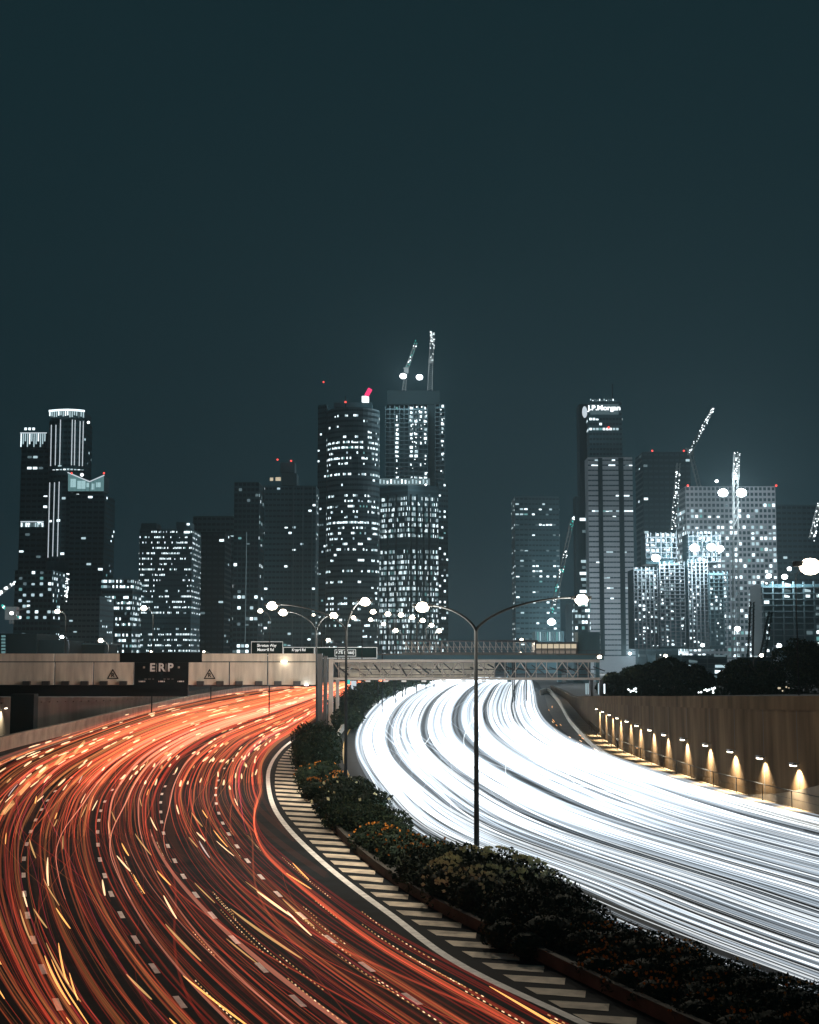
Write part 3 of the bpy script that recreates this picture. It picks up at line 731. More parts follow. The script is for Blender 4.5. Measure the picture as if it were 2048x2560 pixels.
# ------------------------------------------------------------------ shrubs and trees
def leaves(mb, lobes, count, size, rnd, mix, base=0.0):
    vol = sum(l[3]*l[4]*l[5] for l in lobes)
    for cx, cy_, cz, rx, ry, rz in lobes:
        n = int(count*rx*ry*rz/vol)
        for _ in range(n):
            while True:
                v = Vector((rnd.uniform(-1,1), rnd.uniform(-1,1), rnd.uniform(-1,1)))
                if .3 < v.length < 1: break
            v = v.normalized() * (v.length ** .35)
            jit = 1 + .16*noise.noise(Vector((cx+v.x*2.3, cy_+v.y*2.3, v.z*2.3)))*2
            p = Vector((cx+v.x*rx*jit, cy_+v.y*ry*jit, cz+v.z*rz*jit))
            if p.z < base: p.z = base + rnd.uniform(0,.3)
            a = Vector((rnd.gauss(0,1), rnd.gauss(0,1), rnd.gauss(0,1))).normalized()
            b = a.cross(Vector((rnd.gauss(0,1), rnd.gauss(0,1), rnd.gauss(0,1)))).normalized()
            s = size*rnd.uniform(.6,1.4); m = mix(p, v, rnd)
            mb.quad(p-a*s, p-b*s*.45, p+a*s, p+b*s*.45, m)
LEAF = [M['leafA'], M['leafB']]
def shrub(label, spots, cnt, size, seed, flower=None, fl_n=0, group='shrubs of the planted median', name='shrub'):
    rnd = random.Random(seed); lobes = []
    for px, py, r, h in spots:
        b = G(px, py, 0); lobes.append((b.x, b.y, h*.45, r, r*1.15, h*.62))
    c0 = Vector((sum(l[0] for l in lobes)/len(lobes), sum(l[1] for l in lobes)/len(lobes), 0))
    e_ = empty(name, c0, label, 'shrub', group)
    mb = MB(); leaves(mb, lobes, cnt, size, rnd, lambda p, v, r_: 0 if r_.random() < .6 else 1, .1)
    # inner mass of stems so that the bush is not see-through
    mb.build('foliage', LEAF, e_)
    st = MB()
    for l in lobes:
        for k in range(7):
            a = rnd.uniform(0, 6.3); st.tube([(l[0],l[1],0),(l[0]+math.cos(a)*l[3]*.3, l[1]+math.sin(a)*l[4]*.3, l[2]),(l[0]+math.cos(a)*l[3]*.75, l[1]+math.sin(a)*l[4]*.75, l[2]+l[5]*.55)], [.04,.03,.01], 4)
        st.ball((l[0],l[1],l[2]*.9), min(l[3],l[4])*.78, 0, l[5]/max(.1,min(l[3],l[4])))
    tag(st.build('stems', M['leafA'], e_), kind='stuff')
    if flower:
        fm = MB()
        for _ in range(int(fl_n*(.25 if flower=='flower' else .6))):
            l = rnd.choice(lobes); th = rnd.uniform(0, 2*PI); v = Vector((math.cos(th), math.sin(th)*.9, 0))*rnd.uniform(.1,1)
            zz = math.sqrt(max(0, 1-v.length_squared)); v.z = zz
            if rnd.random() < .35: v = Vector((v.x, -abs(v.y)-.2, zz*.6)).normalized()
            nz = noise.noise(Vector((l[0]+v.x*l[3], l[1]+v.y*l[4], 3.3))*1.4)
            if nz < (-.02 if flower == 'flower' else .0): continue
            p = Vector((l[0]+v.x*l[3]*1.08, l[1]+v.y*l[4]*1.08, l[2]+v.z*l[5]*1.08))
            for q in range(2):
                a = Vector((rnd.gauss(0,1), rnd.gauss(0,.4), rnd.gauss(0,1))).normalized(); b = a.cross(Vector((rnd.gauss(0,.4), 1, rnd.gauss(0,.4)))).normalized()
                s = size*rnd.uniform(.5,1.0)*(1 if flower == 'flower' else 1.35); fm.quad(p-a*s, p-b*s*.7, p+a*s, p+b*s*.7)
        tag(fm.build('flowers' if flower != 'leafC' else 'pale_leaves', M[flower], e_), kind='stuff')
shrub('square-clipped dark hedge block at the foot of the gantry columns', [(765,1890,1.6,3.2),(800,1888,1.6,3.2),(825,1890,1.3,3.0),(770,1925,1.6,3.0),(810,1925,1.6,3.0),(790,1905,1.7,3.3)], 9000, .13, 1, name='hedge')
shrub('rusty orange-flowered shrub next below the clipped hedge block', [(775,1965,1.3,1.5),(810,1960,1.4,1.6),(840,1985,1.2,1.5),(790,2000,1.2,1.4)], 5200, .11, 2, 'flower', 500)
shrub('loose dark shrub wrapping the foot of the dark twin-armed lamp', [(850,2015,1.5,1.7),(890,2010,1.5,1.7),(925,2035,1.4,1.5),(830,2040,1.3,1.4)], 6000, .11, 3, 'leafC', 60)
shrub('smooth dark rounded shrub between the two lamp posts', [(870,2075,1.5,1.5),(920,2085,1.6,1.5),(960,2090,1.5,1.4),(985,2105,1.2,1.3)], 7000, .10, 4)
shrub('shrub dotted with bright orange flowers above the stained planter wall', [(940,2130,1.4,1.3),(985,2145,1.5,1.3),(1035,2165,1.5,1.3),(1075,2160,1.2,1.2),(1000,2170,1.2,1.2)], 7000, .09, 5, 'flower', 900)
shrub('plain dark shrub to the left of the pale-leaved one', [(1060,2215,1.4,1.5),(1110,2215,1.5,1.5),(1090,2235,1.3,1.4),(1150,2200,1.3,1.5)], 7500, .09, 6)
shrub('shrub with clusters of pale leaves, coloured as if lamplit, around the tall lamp post', [(1130,2262,1.3,1.7),(1180,2250,1.5,1.9),(1240,2250,1.6,1.9),(1300,2270,1.5,1.8),(1210,2290,1.5,1.7),(1350,2285,1.3,1.6)], 12000, .085, 7, 'leafC', 1500)  # pale leaf colour carries part of the lamp's light
shrub('largest dark mounded shrub right of the pale-leaved one', [(1285,2335,1.4,1.5),(1340,2325,1.6,1.7),(1400,2335,1.5,1.6),(1375,2375,1.3,1.3),(1450,2355,1.3,1.3),(1260,2370,.8,1.0),(1320,2392,.8,.9)], 12000, .08, 8)
shrub('orange-tinged shrub behind the lit planter edge', [(1470,2395,1.2,1.0),(1540,2405,1.4,1.1),(1610,2425,1.4,1.1),(1690,2440,1.3,1.0),(1530,2430,1.1,.9),(1630,2465,1.2,.9),(1500,2450,.8,.8),(1570,2482,.8,.8),(1640,2512,.8,.8)], 12000, .07, 9, 'flower', 1500)
shrub('long low shrub with rusty tips filling the lower right corner', [(1730,2470,1.3,1.0),(1800,2495,1.4,1.0),(1880,2525,1.4,1.0),(1970,2560,1.5,1.0),(2070,2600,1.5,1.0),(1770,2520,1.2,.8),(1850,2555,1.2,.8),(1940,2600,1.3,.8),(2180,2650,1.5,1.0),(1750,2560,.8,.7),(1850,2600,.9,.7)], 20000, .07, 10, 'flower', 900)
for i, (lab, sp_) in enumerate([
  ('far dark bushes bulging over the start of the pale crash barrier', [(855,1800,2.6,3.4),(885,1785,2.8,3.6),(870,1822,2.2,2.8)]),
  ('far dark bushes halfway along the pale crash barrier', [(905,1770,3.2,4.0),(935,1755,3.4,4.2),(960,1748,3.2,4.0)]),
  ('farthest dark bushes between the two bright roads', [(985,1735,3.6,4.2),(1015,1725,3.8,4.4),(1050,1718,4,4.4),(900,1752,3.6,4.6),(930,1738,4.0,4.6)])]):
    shrub(lab, sp_, 4200, .28, 40+i, group='far bushes between the roads')

def tree(label, px, ytop, wpx, Y, z0, seed, group='dark trees above the right wall'):
    rnd = random.Random(seed); c = W(px, ytop, Y); H = c.z - z0; R = wpx/2/ppm(Y)
    e_ = empty('tree', (c.x, Y, z0), label, 'tree', group)
    t = MB(); t.tube([(c.x,Y,z0),(c.x+.2,Y,z0+H*.25),(c.x,Y,z0+H*.6)], [.35,.28,.16], 7)
    for k in range(7):
        a = rnd.uniform(0,6.3); t.tube([(c.x,Y,z0+H*rnd.uniform(.25,.4)),(c.x+math.cos(a)*R*.4,Y+math.sin(a)*R*.4,z0+H*.6),(c.x+math.cos(a)*R*.75,Y+math.sin(a)*R*.75,z0+H*.8)], [.16,.1,.04], 5)
    t.build('trunk', M['bark'], e_)
    lobes = []
    for k in range(13):
        a = rnd.uniform(0,6.3); q = rnd.uniform(0,.68)*R; hh = rnd.uniform(.35,.80); r = R*rnd.uniform(.28,.45)
        lobes.append((c.x+math.cos(a)*q, Y+math.sin(a)*q, z0+H*hh*(1-.15*q/R), r*1.1, r, min(r*.8, H*.25)))
    m_ = MB(); leaves(m_, lobes, 9000, .30, rnd, lambda p, v, r_: 0 if r_.random() < .7 else 1, z0+.4); m_.build('crown', LEAF, e_)
tree('small dark tree at the right end of the truss gantry', 1535,1684,90,225,3.4,1)
tree('dark tree left of the first warm lamp above the wall', 1600,1660,110,235,3.4,2)
tree('broad dark tree under the first warm lamp above the wall', 1672,1640,130,240,3.4,3)
tree('dark tree just left of the lit gap', 1742,1662,100,240,3.4,4)
tree('broad round tree just right of the lit gap', 1852,1638,130,235,3.4,5)
tree('low dark tree beside the tallest tree', 1918,1648,110,230,3.4,6)
tree('tallest dark tree at the right edge', 2010,1578,180,225,3.4,7)
tree('low dark tree filling the gap below the gantry end tree', 1568,1696,90,215,3.4,8)
for i,(x,y,w_) in enumerate(((1560,1708,110),(1650,1706,120),(1740,1714,90),(1850,1704,150),(1960,1696,160))):
    shrub(f'low dark hedge on top of the wall, {["first","second","third","fourth","last"][i]} clump from the gantry end', [(1700,1900,1,1)], 10, .1, 60+i, group='low hedge clumps above the wall') if False else None
    rnd = random.Random(70+i); c = W(x, y, 205); R = w_/2/ppm(205)
    e_ = empty('bush', (c.x,205,3.6), f'low dark bush on top of the wall, {["first","second","third","fourth","last"][i]} counting from the gantry end', 'bush', 'low bushes above the right wall')
    m_ = MB(); leaves(m_, [(c.x+q*R*.6,205,(c.z+3.6)/2,R*.6,2,(c.z-3.6)*.6) for q in (-1,0,1)], 3500, .25, rnd, lambda p,v,r_: 0, 3.6); m_.build('foliage', LEAF, e_)
# small lights glimpsed between trees
for x, y, n_, mm, lab in ((1592,1726,9,'white_light','cluster of tiny white lights under the trees near the gantry end'),(1768,1726,12,'white_light','bright string of small white lights in the gap between the trees'),(1955,1722,5,'ww','dim warm lights under the tallest tree')):
    rn = random.Random(x); m_ = MB()
    for k in range(n_): 
        p = W(x+rn.uniform(-24,24), y+rn.uniform(-6,6), 203); m_.ball(p, rn.uniform(.08,.16))
    o = m_.build('string_light', M[mm]); tag(o, lab, 'lights', kind='stuff')

# ------------------------------------------------------------------ skyline
def lit_runs(n, dens, rnd, run=6):
    out = []; on = rnd.random() < dens
    while len(out) < n:
        ln = max(1, round(rnd.expovariate(1/(run*max(.35,dens) if on else max(1,run*max(.35,dens))*(1-dens)/max(dens,.002)))))
        out += [on]*ln; on = not on
    return out[:n]
def pane_mat(rnd, bright=.5):
    q = rnd.random()
    return 1 if q < bright else 2 if q < bright+.28 else 3 if q < .94 else 4
def tower(name, label, cat, path, ytop, Y, floor, wall='f_dark', dens=.3, run=7, pane=3.2, gap=.25, wfrac=.42, ybot=1640, depth=28,
          seed=0, floor_dens=None, bright=.5, group=None, dark_floors=.35, win_top=1.0, side=True, base_z=0, grid=False, parent=None):
    """path: picture columns left to right with set-backs in metres [(px, dy), ...]; one ribbon window per storey"""
    rnd = random.Random(seed+100); ym = (ytop+ybot)/2
    pts = [Vector((W(px, ym, Y+dy).x, Y+dy, 0)) for px, dy in path]
    zt = W(path[0][0], ytop, Y).z; fh = floor/ppm(Y)
    root = parent or empty(name, Vector((sum(p.x for p in pts)/len(pts), Y+depth/2, base_z)), label, cat, group)
    foot = [(p.x,p.y) for p in pts] + [(pts[-1].x, Y+depth), (pts[0].x, Y+depth)]
    mb = MB(); mb.prism(foot, base_z, zt); mb.build('wall', M[wall], root)
    full = pts + ([Vector((pts[-1].x, Y+depth, 0))] if side else [])
    if side: full = [Vector((pts[0].x, Y+depth, 0))] + full
    z = zt - fh; zmin = W(0, ybot, Y).z
    k = 0
    stuff = MB(); cnt = 0
    while z > max(zmin-2, base_z+1):
        fd = dens if floor_dens is None else floor_dens(k, rnd)
        if floor_dens is None and rnd.random() < dark_floors: fd = .02
        m_ = MB(); z0, z1 = z+fh*.28, z+fh*(.28+wfrac)
        for a, b in zip(full, full[1:]):
            ln = (b-a).length; n = max(1, int(ln/pane)); nn = Vector(((b-a).y, -(b-a).x, 0)).normalized()*.12
            lit = lit_runs(n, fd, rnd, run)
            for j in range(n):
                p = a.lerp(b, (j+gap/2)/n)+nn; q = a.lerp(b, (j+1-gap/2)/n)+nn
                mi = 0
                if lit[j] and rnd.random() < .86: mi = pane_mat(rnd, bright)
                h1 = z1 if not mi or rnd.random() < .7 else z0+(z1-z0)*rnd.uniform(.5,1)
                if grid:
                    if mi and cnt < 100 and abs((b-a).y) < 1:
                        g_ = MB(); g_.quad((p.x,p.y,z0),(q.x,q.y,z0),(q.x,q.y,h1),(p.x,p.y,h1)); g_.build('window', WINM[mi], root); cnt += 1
                    else: stuff.quad((p.x,p.y,z0),(q.x,q.y,z0),(q.x,q.y,h1),(p.x,p.y,h1), mi)
                else: m_.quad((p.x,p.y,z0),(q.x,q.y,z0),(q.x,q.y,h1),(p.x,p.y,h1), mi)
        if not grid: m_.build('ribbon_window', WINM, root)
        z -= fh; k += 1
    if grid: tag(stuff.build('windows', WINM, root), kind='stuff')
    return root, zt, pts
def ant(root, px, y0, y1, Y, r=.3): m_ = MB(); m_.tube([W(px,y0,Y), W(px,y1,Y)], r, 5); m_.build('antenna', M['pole'], root)
def redlamp(root, px, py, Y, s=.6): m_ = MB(); m_.ball(W(px,py,Y), s); m_.build('warning_light', M['red_light'], root)
def arc(x0, x1, bulge, n=12):                  # convex front
    return [(x0+(x1-x0)*(1-math.cos(PI*k/n))/2, bulge*(1-math.sin(PI*k/n))) for k in range(n+1)]

# left group
r0, zt, _ = tower('office_tower','dark tower with a glowing glass box on its roof at the far left','tower',[(46,0),(118,0)],1122,900,14,'f_dark',.12,3,seed=1,bright=.4,dark_floors=.45)
pb('roof_box', 50,1081,116,1121,905,18,M['f_mid'],r0)
for k in range(12): pb('roof_window', 51+k*5.4,1084,54.4+k*5.4,1117-(k%3)*7,904.8,.1,M['wm'] if k%4 else M['wb'],r0)
pb('light_strip', 50,1081,117,1083.5,904.5,.2,M['strip'],r0)
for k in range(3): pb('roof_light', 61+k*10,1069,67+k*10,1075,904.5,.4,M['wb'],r0)
pb('light_strip', 51,1303,109,1305.5,899.5,.2,M['strip'],r0)
for k in range(10): pb('roof_window', 52+k*5.8,1307,56+k*5.8,1317,899.5,.2,M[random.choice(['wm','wb','wd'])],r0)
r1, zt, _ = tower('office_tower','tall fluted tower with glowing vertical strips and a lit crown','tower',arc(119,213,12),1046,880,14,'f_dark',.06,2,seed=2,ybot=1400,bright=.5,dark_floors=.5)
mb = MB(); P_ = [W(px, 1025-3*math.sin(PI*(px-122)/90), 880+dy) for px, dy in arc(122,212,12,10)]
for a, b in zip(P_, P_[1:]): mb.quad(a-Vector((0,0,1.3)), b-Vector((0,0,1.3)), b, a)
mb.build('crown_light', M['wb'], r1)
rn = random.Random(3)
for k in range(16): x = 123+k*5.6; yb = 1030-2*math.sin(PI*(x-122)/90); pb('crown_fin', x,yb,x+3,yb+rn.uniform(8,16),880+12*(1-math.sin(PI*(x-119)/94)),.3,M[rn.choice(['wm','wb','wd','wm'])],r1)
pb('crown', 124,1028,210,1046,892,20,M['f_mid'],r1)
for x0, y0, x1, y1 in ((128.5,1062,126.5,1165),(140,1062,138,1163),(151.5,1049,149,1163),(181,1049,178.5,1163),(188,1050,186,1163),(200.5,1053,198,1165),(208.5,1053,206,1165),(124.5,1206,120,1394),(136.5,1206,131.5,1391),(148,1204,143.5,1391)):
    m_ = MB(); m_.tube([W(x0,y0,878), W(x1,y1,878)], .28, 4); m_.build('light_strip', M['strip'], r1)
for k in range(9): x = 131+k*9; pb('ledge_light', x,1171+abs(k-4)*.8,x+6,1175,878,.4,M[rn.choice(['wm','wb'])],r1)
m_ = MB(); m_.ball(W(221,1056,880), .9); m_.build('roof_light', M['white_light'], r1)
r2, zt, pts = tower('office_tower','dark tower with a teal glass butterfly roof','tower',[(170,0),(258,0)],1236,820,13,'f_dark',.08,3,seed=3,dark_floors=.5)
mb = MB(); YY = 819
def face(P): 
    a = [W(x,y,YY) for x,y in P]; b = [v+Vector((0,14,0)) for v in a]; mb.quad(*a, 0); mb.quad(*b[::-1], 0)
    for k in range(4): mb.quad(a[k], b[k], b[(k+1)%4], a[(k+1)%4], 1)
M['teal_glass'] = emit('teal_glass_light', (.36,.72,.76), .30); M['teal_glass2'] = emit('teal_glass_bright', (.6,.95,1), .62)
face([(170,1182),(170,1228),(224,1228),(224,1204)]); mb.build('glass_roof', [M['teal_glass'], M['f_mid']], r2)
mb = MB(); face([(225,1206),(225,1228),(260,1228),(260,1189)]); mb.build('glass_roof', [M['teal_glass'], M['f_mid']], r2)
for x0,y0,x1,y1 in ((176,1197,190,1218),(193,1202,214,1222),(216,1207,223,1218),(229,1209,236,1224),(240,1206,252,1218)): pb('lit_pane', x0,y0,x1,y1,818.6,.1,M['teal_glass2'],r2)
for x in (170,181,192,203,214,225,234,243,252,260): 
    yt = 1182+(x-170)*.41 if x < 224 else 1206-(x-225)*.49
    pb('mullion', x-.5,yt,x+.5,1228,818.3,.2,M['f_mid'],r2)
m_ = MB(); m_.tube([W(169,1181,818),W(224,1204,818),W(261,1188,818)], .35, 4); m_.build('roof_edge', M['strip'], r2)
redlamp(r2, 179,1183,817); redlamp(r2, 260,1183,817); m_ = MB(); m_.ball(W(205,1187,818),1.0); m_.build('roof_light', M['white_light'], r2)
tower('office_block','brightly lit office block beside the butterfly-roof tower','building',[(252,0),(330,0)],1447,620,13.4,'f_dark',.60,6,seed=4,pane=.8,gap=.16,wfrac=.5,bright=.45,dark_floors=.05)
r4, zt, _ = tower('office_block','broad office block with evenly spaced rows of small lit windows','building',[(346,0),(478,0)],1322,640,13.5,'f_dark',.50,6,seed=5,pane=.66,gap=.45,wfrac=.32,bright=.7,dark_floors=.22)
pb('penthouse', 352,1308,392,1322,645,12,M['f_dark'],r4); pb('penthouse', 440,1305,476,1322,645,12,M['f_dark'],r4); pb('window', 467,1308,474,1313,644.5,.3,M['wb'],r4); pb('window', 460,1328,474,1333,639.5,.3,M['wb'],r4)
tower('apartment_block','low apartment block with scattered lights at the far left','building',[(34,0),(128,0)],1425,600,14,'f_dark',.34,3,seed=6,pane=1.7,wfrac=.5,bright=.4,dark_floors=.15)
tower('apartment_block','grey slatted apartment block behind the white lamp on the left','building',[(150,0),(248,0)],1490,590,13.5,'f_mid',.16,2,seed=7,pane=1.8,wfrac=.35,bright=.3)
tower('office_block','dark slim block right of the broad office block','building',[(500,0),(560,0)],1330,760,14,'f_black',.02,2,seed=8,dark_floors=.8)
tower('office_block','dark unlit block between the broad office block and the narrow tower','building',[(480,0),(585,0)],1290,1000,14,'f_dark',.012,1,seed=21,dark_floors=.8)
sh = empty('shed', W(50,1640,320), 'low black stepped roofs above the left gantry panels','building')
pb('wall', -40,1584,92,1660,320,20,M['f_black'],sh); pb('wall', 92.5,1600,160,1660,322,20,M['f_black'],sh)
for k in range(6): pb('light', 3,1588+k*8,13,1593+k*8,319.7,.2,M['teal_glass'],sh)
lo = empty('depot_building', W(200,1640,340), 'low flat-roofed depot with a bright strip light left of the black gantry sign','building')
pb('wall', 161,1612,262,1660,340,15,M['f_black'],lo); pb('strip_light', 161,1615,190,1618,339.5,.3,M['strip'],lo); pb('roof', 155,1608,266,1611.5,339,17,M['f_dark'],lo); pb('door', 162,1620,176,1634,339.7,.2,M['wd'],lo)
# centre-left
r5,_,_ = tower('office_tower','narrow dark tower with clusters of lit rooms and a lit edge line','tower',[(583,0),(646,0)],1205,840,13.5,'f_dark',.24,4,seed=9,pane=2.2,wfrac=.55,bright=.3,dark_floors=.5)
m_ = MB(); m_.tube([W(617,1330,838),W(613,1605,838)], .16, 4); m_.build('edge_line', M['wd'], r5)
r6,_,_ = tower('apartment_tower','dim stepped tower with a square plant room and two red lights','tower',[(660,0),(789,0)],1214,860,14,'f_dark',.14,3,seed=10,pane=2.3,wfrac=.35,bright=.4,dark_floors=.5)
pb('plant_room', 701,1156,737,1182,870,12,M['f_mid'],r6); pb('plant_room', 704,1183,742,1213,866,14,M['f_mid'],r6)
for x in (732,755.5,779): pb('rib', x,1215,x+1.2,1640,859,.6,M['f_mid'],r6)
redlamp(r6,694,1149,868); redlamp(r6,728,1152,868); pb('window', 675,1194,683,1202,859.4,.3,M['ww'],r6); pb('window', 689,1193,702,1202,859.4,.3,M['ww'],r6)
# oval tower
def fd7(k, rnd): 
    pat = [.1,.25,.15,.1,.3,.15,.9,.9,.25,.7,.35,.1,.75,.03,.03,.03,.4,.15,.55,.25,.3,.95,.6,.6,.3,.2,.65,.03,.35,.03,.6,.03,.4,.1,.04,.3,.5,.3,.04,.4,.2]
    return pat[k % len(pat)]
r7,_,_ = tower('office_tower','big oval tower with curved rows of lit offices and a crane on top','tower',arc(816,948,16,16),1018,900,13.6,'f_mid',.4,14,seed=11,pane=1.0,gap=.2,wfrac=.40,bright=.6,floor_dens=fd7,side=False)
tower('office_tower','slim dark wing standing left of the oval tower','tower',[(793,6),(815,0)],1010,915,13.6,'f_dark',.3,5,seed=12,pane=1.9,wfrac=.35,dark_floors=.5,side=False)
redlamp(r7,809,955,905); ant(r7,864,990,1018,905); redlamp(r7,864,1005,905,.7)
pb('plant_room', 835,1006,930,1018,912,14,M['f_dark'],r7)
cr7 = empty('tower_crane', W(914,1005,900), 'small crane with a pink glowing jib on top of the oval tower','crane')
m_ = MB(); m_.tube([W(916,990,900),W(926,972,900)], 1.5, 6); m_.build('jib', emit('pink_light',(1,.05,.18),1.3), cr7)
pb('cab', 905,990,922,1003,900,5,M['white_light'],cr7); pb('leg', 907,1003.2,909,1010,901,.6,M['steel'],cr7); pb('leg', 918,1003.2,920,1010,901,.6,M['steel'],cr7)
# unfinished tower
def frame_tower(name, label, cat, x0, x1, ytop, ybot, Y, floor, bay, seed, dens=.7, depth=26, group=None, bright=.35, slab='f_mid', colw=1.0):
    rnd = random.Random(seed); root = empty(name, W((x0+x1)/2, ybot, Y+depth/2), label, cat, group)
    ym = (ytop+ybot)/2; X0, X1 = W(x0,ym,Y).x, W(x1,ym,Y).x; fh = floor/ppm(Y)
    zt = W(x0,ytop,Y).z; z = zt-fh; zb = max(0, W(x0,ybot,Y).z)
    nb = max(2, int((X1-X0)/bay)); colb = [0 if rnd.random() < .14 else rnd.uniform(.25,1) for _ in range(nb)]
    core = MB(); core.box(X0+.8, X1-.8, Y+5, Y+depth, zb, zt-fh*.3); core.build('core', M['f_dark'], root)
    while z > zb:
        m_ = MB(); m_.box(X0, X1, Y, Y+5, z, z+fh*.14, 0); sl = rnd.uniform(.5,1)*dens
        for k in range(nb+1):
            x = X0+(X1-X0)*k/nb; m_.box(max(X0,x-.25*colw), min(X1,x+.25*colw), Y+.1, Y+.6, z+fh*.145, z+fh, 0)
        for k in range(nb):
            a = X0+(X1-X0)*(k+.16)/nb; b = X0+(X1-X0)*(k+.84)/nb; q = rnd.random()
            if colb[k] and q < sl*(.25+.75*colb[k]):
                mi = rnd.choices((1,2,3,4,5), (bright, .3, .30, .04, .12*(colb[k]>.75)))[0]
                w0 = rnd.uniform(.3,1); c = (a+b)/2+rnd.uniform(-.2,.2); hw = (b-a)/2*w0
                zl = z+fh*rnd.uniform(.2,.4); m_.quad((c-hw,Y+1.5,zl),(c+hw,Y+1.5,zl),(c+hw,Y+1.5,z+fh*rnd.uniform(.6,.95)),(c-hw,Y+1.5,z+fh*.85), mi)
            if colb[k] and rnd.random() < bright*.45*colb[k]:
                c = rnd.uniform(a,b); m_.ball((c,Y+.8,z+fh*.75), rnd.uniform(.2,.5)*min(1,fh/2.2), 5)
        m_.build('storey', [M[slab],M['wb'],M['wm'],M['wd'],M['wt'],M['white_light']], root); z -= fh
    return root, X0, X1, zt
rA,*_ = frame_tower('unfinished_tower','tallest tower still under construction, its upper floors full of work lights','tower',963,1070,1014,1205,930,11.2,3.0,31,1.25,bright=1.5)
frame_tower('unfinished_tower','narrow lit edge strip of the tallest tower seen across a dark gap','tower',1088,1113,1010,1205,935,11.2,2.8,32,1.25,bright=1.5)
pb('core_wall', 968,976,1100,1011,938,24,M['f_black'],rA); pb('core_wall', 1071,1012,1087,1205,936,20,M['f_black'],rA)
r8, zt, pts = tower('office_tower','lower clad half of the tallest tower with grids of lit windows','tower',[(947,14),(1020,0),(1096,10)],1213,915,13.4,'f_dark',.8,10,seed=13,pane=.8,gap=.40,wfrac=.62,bright=.30,dark_floors=0,
   floor_dens=lambda k, rnd: 0.0 if k in (0,1,10,11) else .85, side=False)
for x in (967,988,1025,1040,1057,1071): pb('pier', x,1236,x+5,1640,905 + abs(x-1020)*.06,1.2,M['f_black'],r8)
tower('office_tower','dim right flank of the tallest tower with sparse lights','tower',[(1097,0),(1121,4)],1205,925,13.4,'f_dark',.25,1,seed=14,pane=1.6,wfrac=.4,dark_floors=.2,side=False)
pb('terrace_screen', 947,1196,1075,1212,925,2,M['wd'],r8)
for k in range(14): pb('terrace_light', 949+k*9,1198+(k%3)*2,953+k*9,1209,911,.3,M[random.choice(['wb','wm','wm'])],r8)
def lattice(mb, a, b, wdt, r, n):
    a, b = Vector(a), Vector(b); t = (b-a).normalized(); s = t.cross(Vector((0,1,0))).normalized()*wdt; d = Vector((0,wdt,0))
    C4 = [s+d, s-d, -s-d, -s+d]
    for c in C4: mb.tube([a+c, b+c*.6], r, 4)
    for k in range(n):
        p, q = a.lerp(b, k/n), a.lerp(b, (k+1)/n)
        mb.tube([p+C4[1], q+C4[2]], r*.7, 3); mb.tube([p+C4[0], q+C4[1]], r*.7, 3)
M['crane_paint'] = mat('crane_paint', (.16,.18,.18), .6)
def crane(label, mast, jib, Y, lights, wdt=1.1, r=.22, teal=False, group='cranes over the skyline', back=True):
    base = W(mast[0][0], mast[0][1], Y); e_ = empty('tower_crane', base, label, 'crane', group)
    if len(mast) > 1:
        m_ = MB(); lattice(m_, base, W(*mast[1], Y), wdt, r, 14); m_.build('mast', M['crane_paint'], e_)
    a, b = W(*jib[0], Y), W(*jib[1], Y); m_ = MB(); lattice(m_, a, b, wdt*.9, r, 18); m_.build('jib', M['crane_paint'], e_)
    if back:
        m_ = MB(); dr = (a-b).normalized(); m_.tube([a, a+Vector((dr.x*6, 0, 1.5))], r*2, 4); m_.box(a.x-1.5,a.x+1.5,Y-1,Y+2,a.z-2,a.z+1.5); m_.build('cab', M['crane_paint'], e_)
    for i, t in enumerate(lights):
        m_ = MB(); p = a.lerp(b, t); rn = random.Random(int(t*1000)+int(base.x))
        for k in range(6): m_.ball(p+(b-a).normalized()*rn.uniform(-2.4,2.4)+Vector((rn.uniform(-1,1)*wdt,-wdt,0)), rn.uniform(.14,.34))  # glowing balls added so the lattice looks floodlit
        m_.build('jib_glow', M['teal_light'] if (teal and i % 2 == 0) else M['white_light'], e_)
    return e_
crane('crane with a teal-lit jib on top of the tallest tower', [(1010,976),(1016,925)], [(1016,925),(1040,858)], 935, (.2,.4,.6,.8,.97), teal=True)
crane('crane with a brightly lit jib tip on top of the tallest tower', [(1075,976),(1078,900)], [(1078,900),(1082,832)], 936, (.1,.55,.62,.8,.86,.92,.98), wdt=1.6)
crane('long luffing crane leaning up to the right beside the black tower', [(1769,1300),(1727,1130)], [(1727,1127),(1784,1020)], 780, (.02,.25,.42,.50,.62,.70,.80,.9,.97), teal=False)
crane('steep lit crane jib in front of the black tower', [(1683,1330)], [(1682,1325),(1697,1158)], 760, (.05,.15,.3,.45,.52,.60,.68,.78,.85), back=False, wdt=1.3)
crane('tall tower crane with floodlit mast in front of the grid-window tower', [(1840,1640),(1840,1190)], [(1840,1190),(1842,1135)], 700, (.02,.1,.2,.5,.6,.9,.97), wdt=1.6)
crane('dim slanting crane left of the tall tower with the rooftop name', [(1383,1530)], [(1383,1520),(1431,1300)], 640, (.0,.06,.2,.38,.45,.60,.94,.98), teal=True, back=False, wdt=1.0)
crane('partly visible crane jib at the right edge', [(2030,1350)], [(2030,1345),(2049,1262)], 620, (.0,.2,.5,.6,.8,.95), back=False)
crane('partly visible lit crane jib at the far left edge', [(0,1490)], [(-8,1490),(29,1462)], 380, (.1,.5,.7,.95), back=False, wdt=.5, r=.1)
crane('teal-lit short crane above the stepped black roofs', [(29,1560),(29,1531)], [(29,1531),(14,1520)], 380, (.05,.4,.6,.8), wdt=.5, r=.1, teal=True)
crane('small crane standing in front of the grey slatted apartment block', [(165,1500)], [(164,1500),(170,1446)], 500, (.1,.3,.5,.7,.98), wdt=.5, r=.12, back=False)
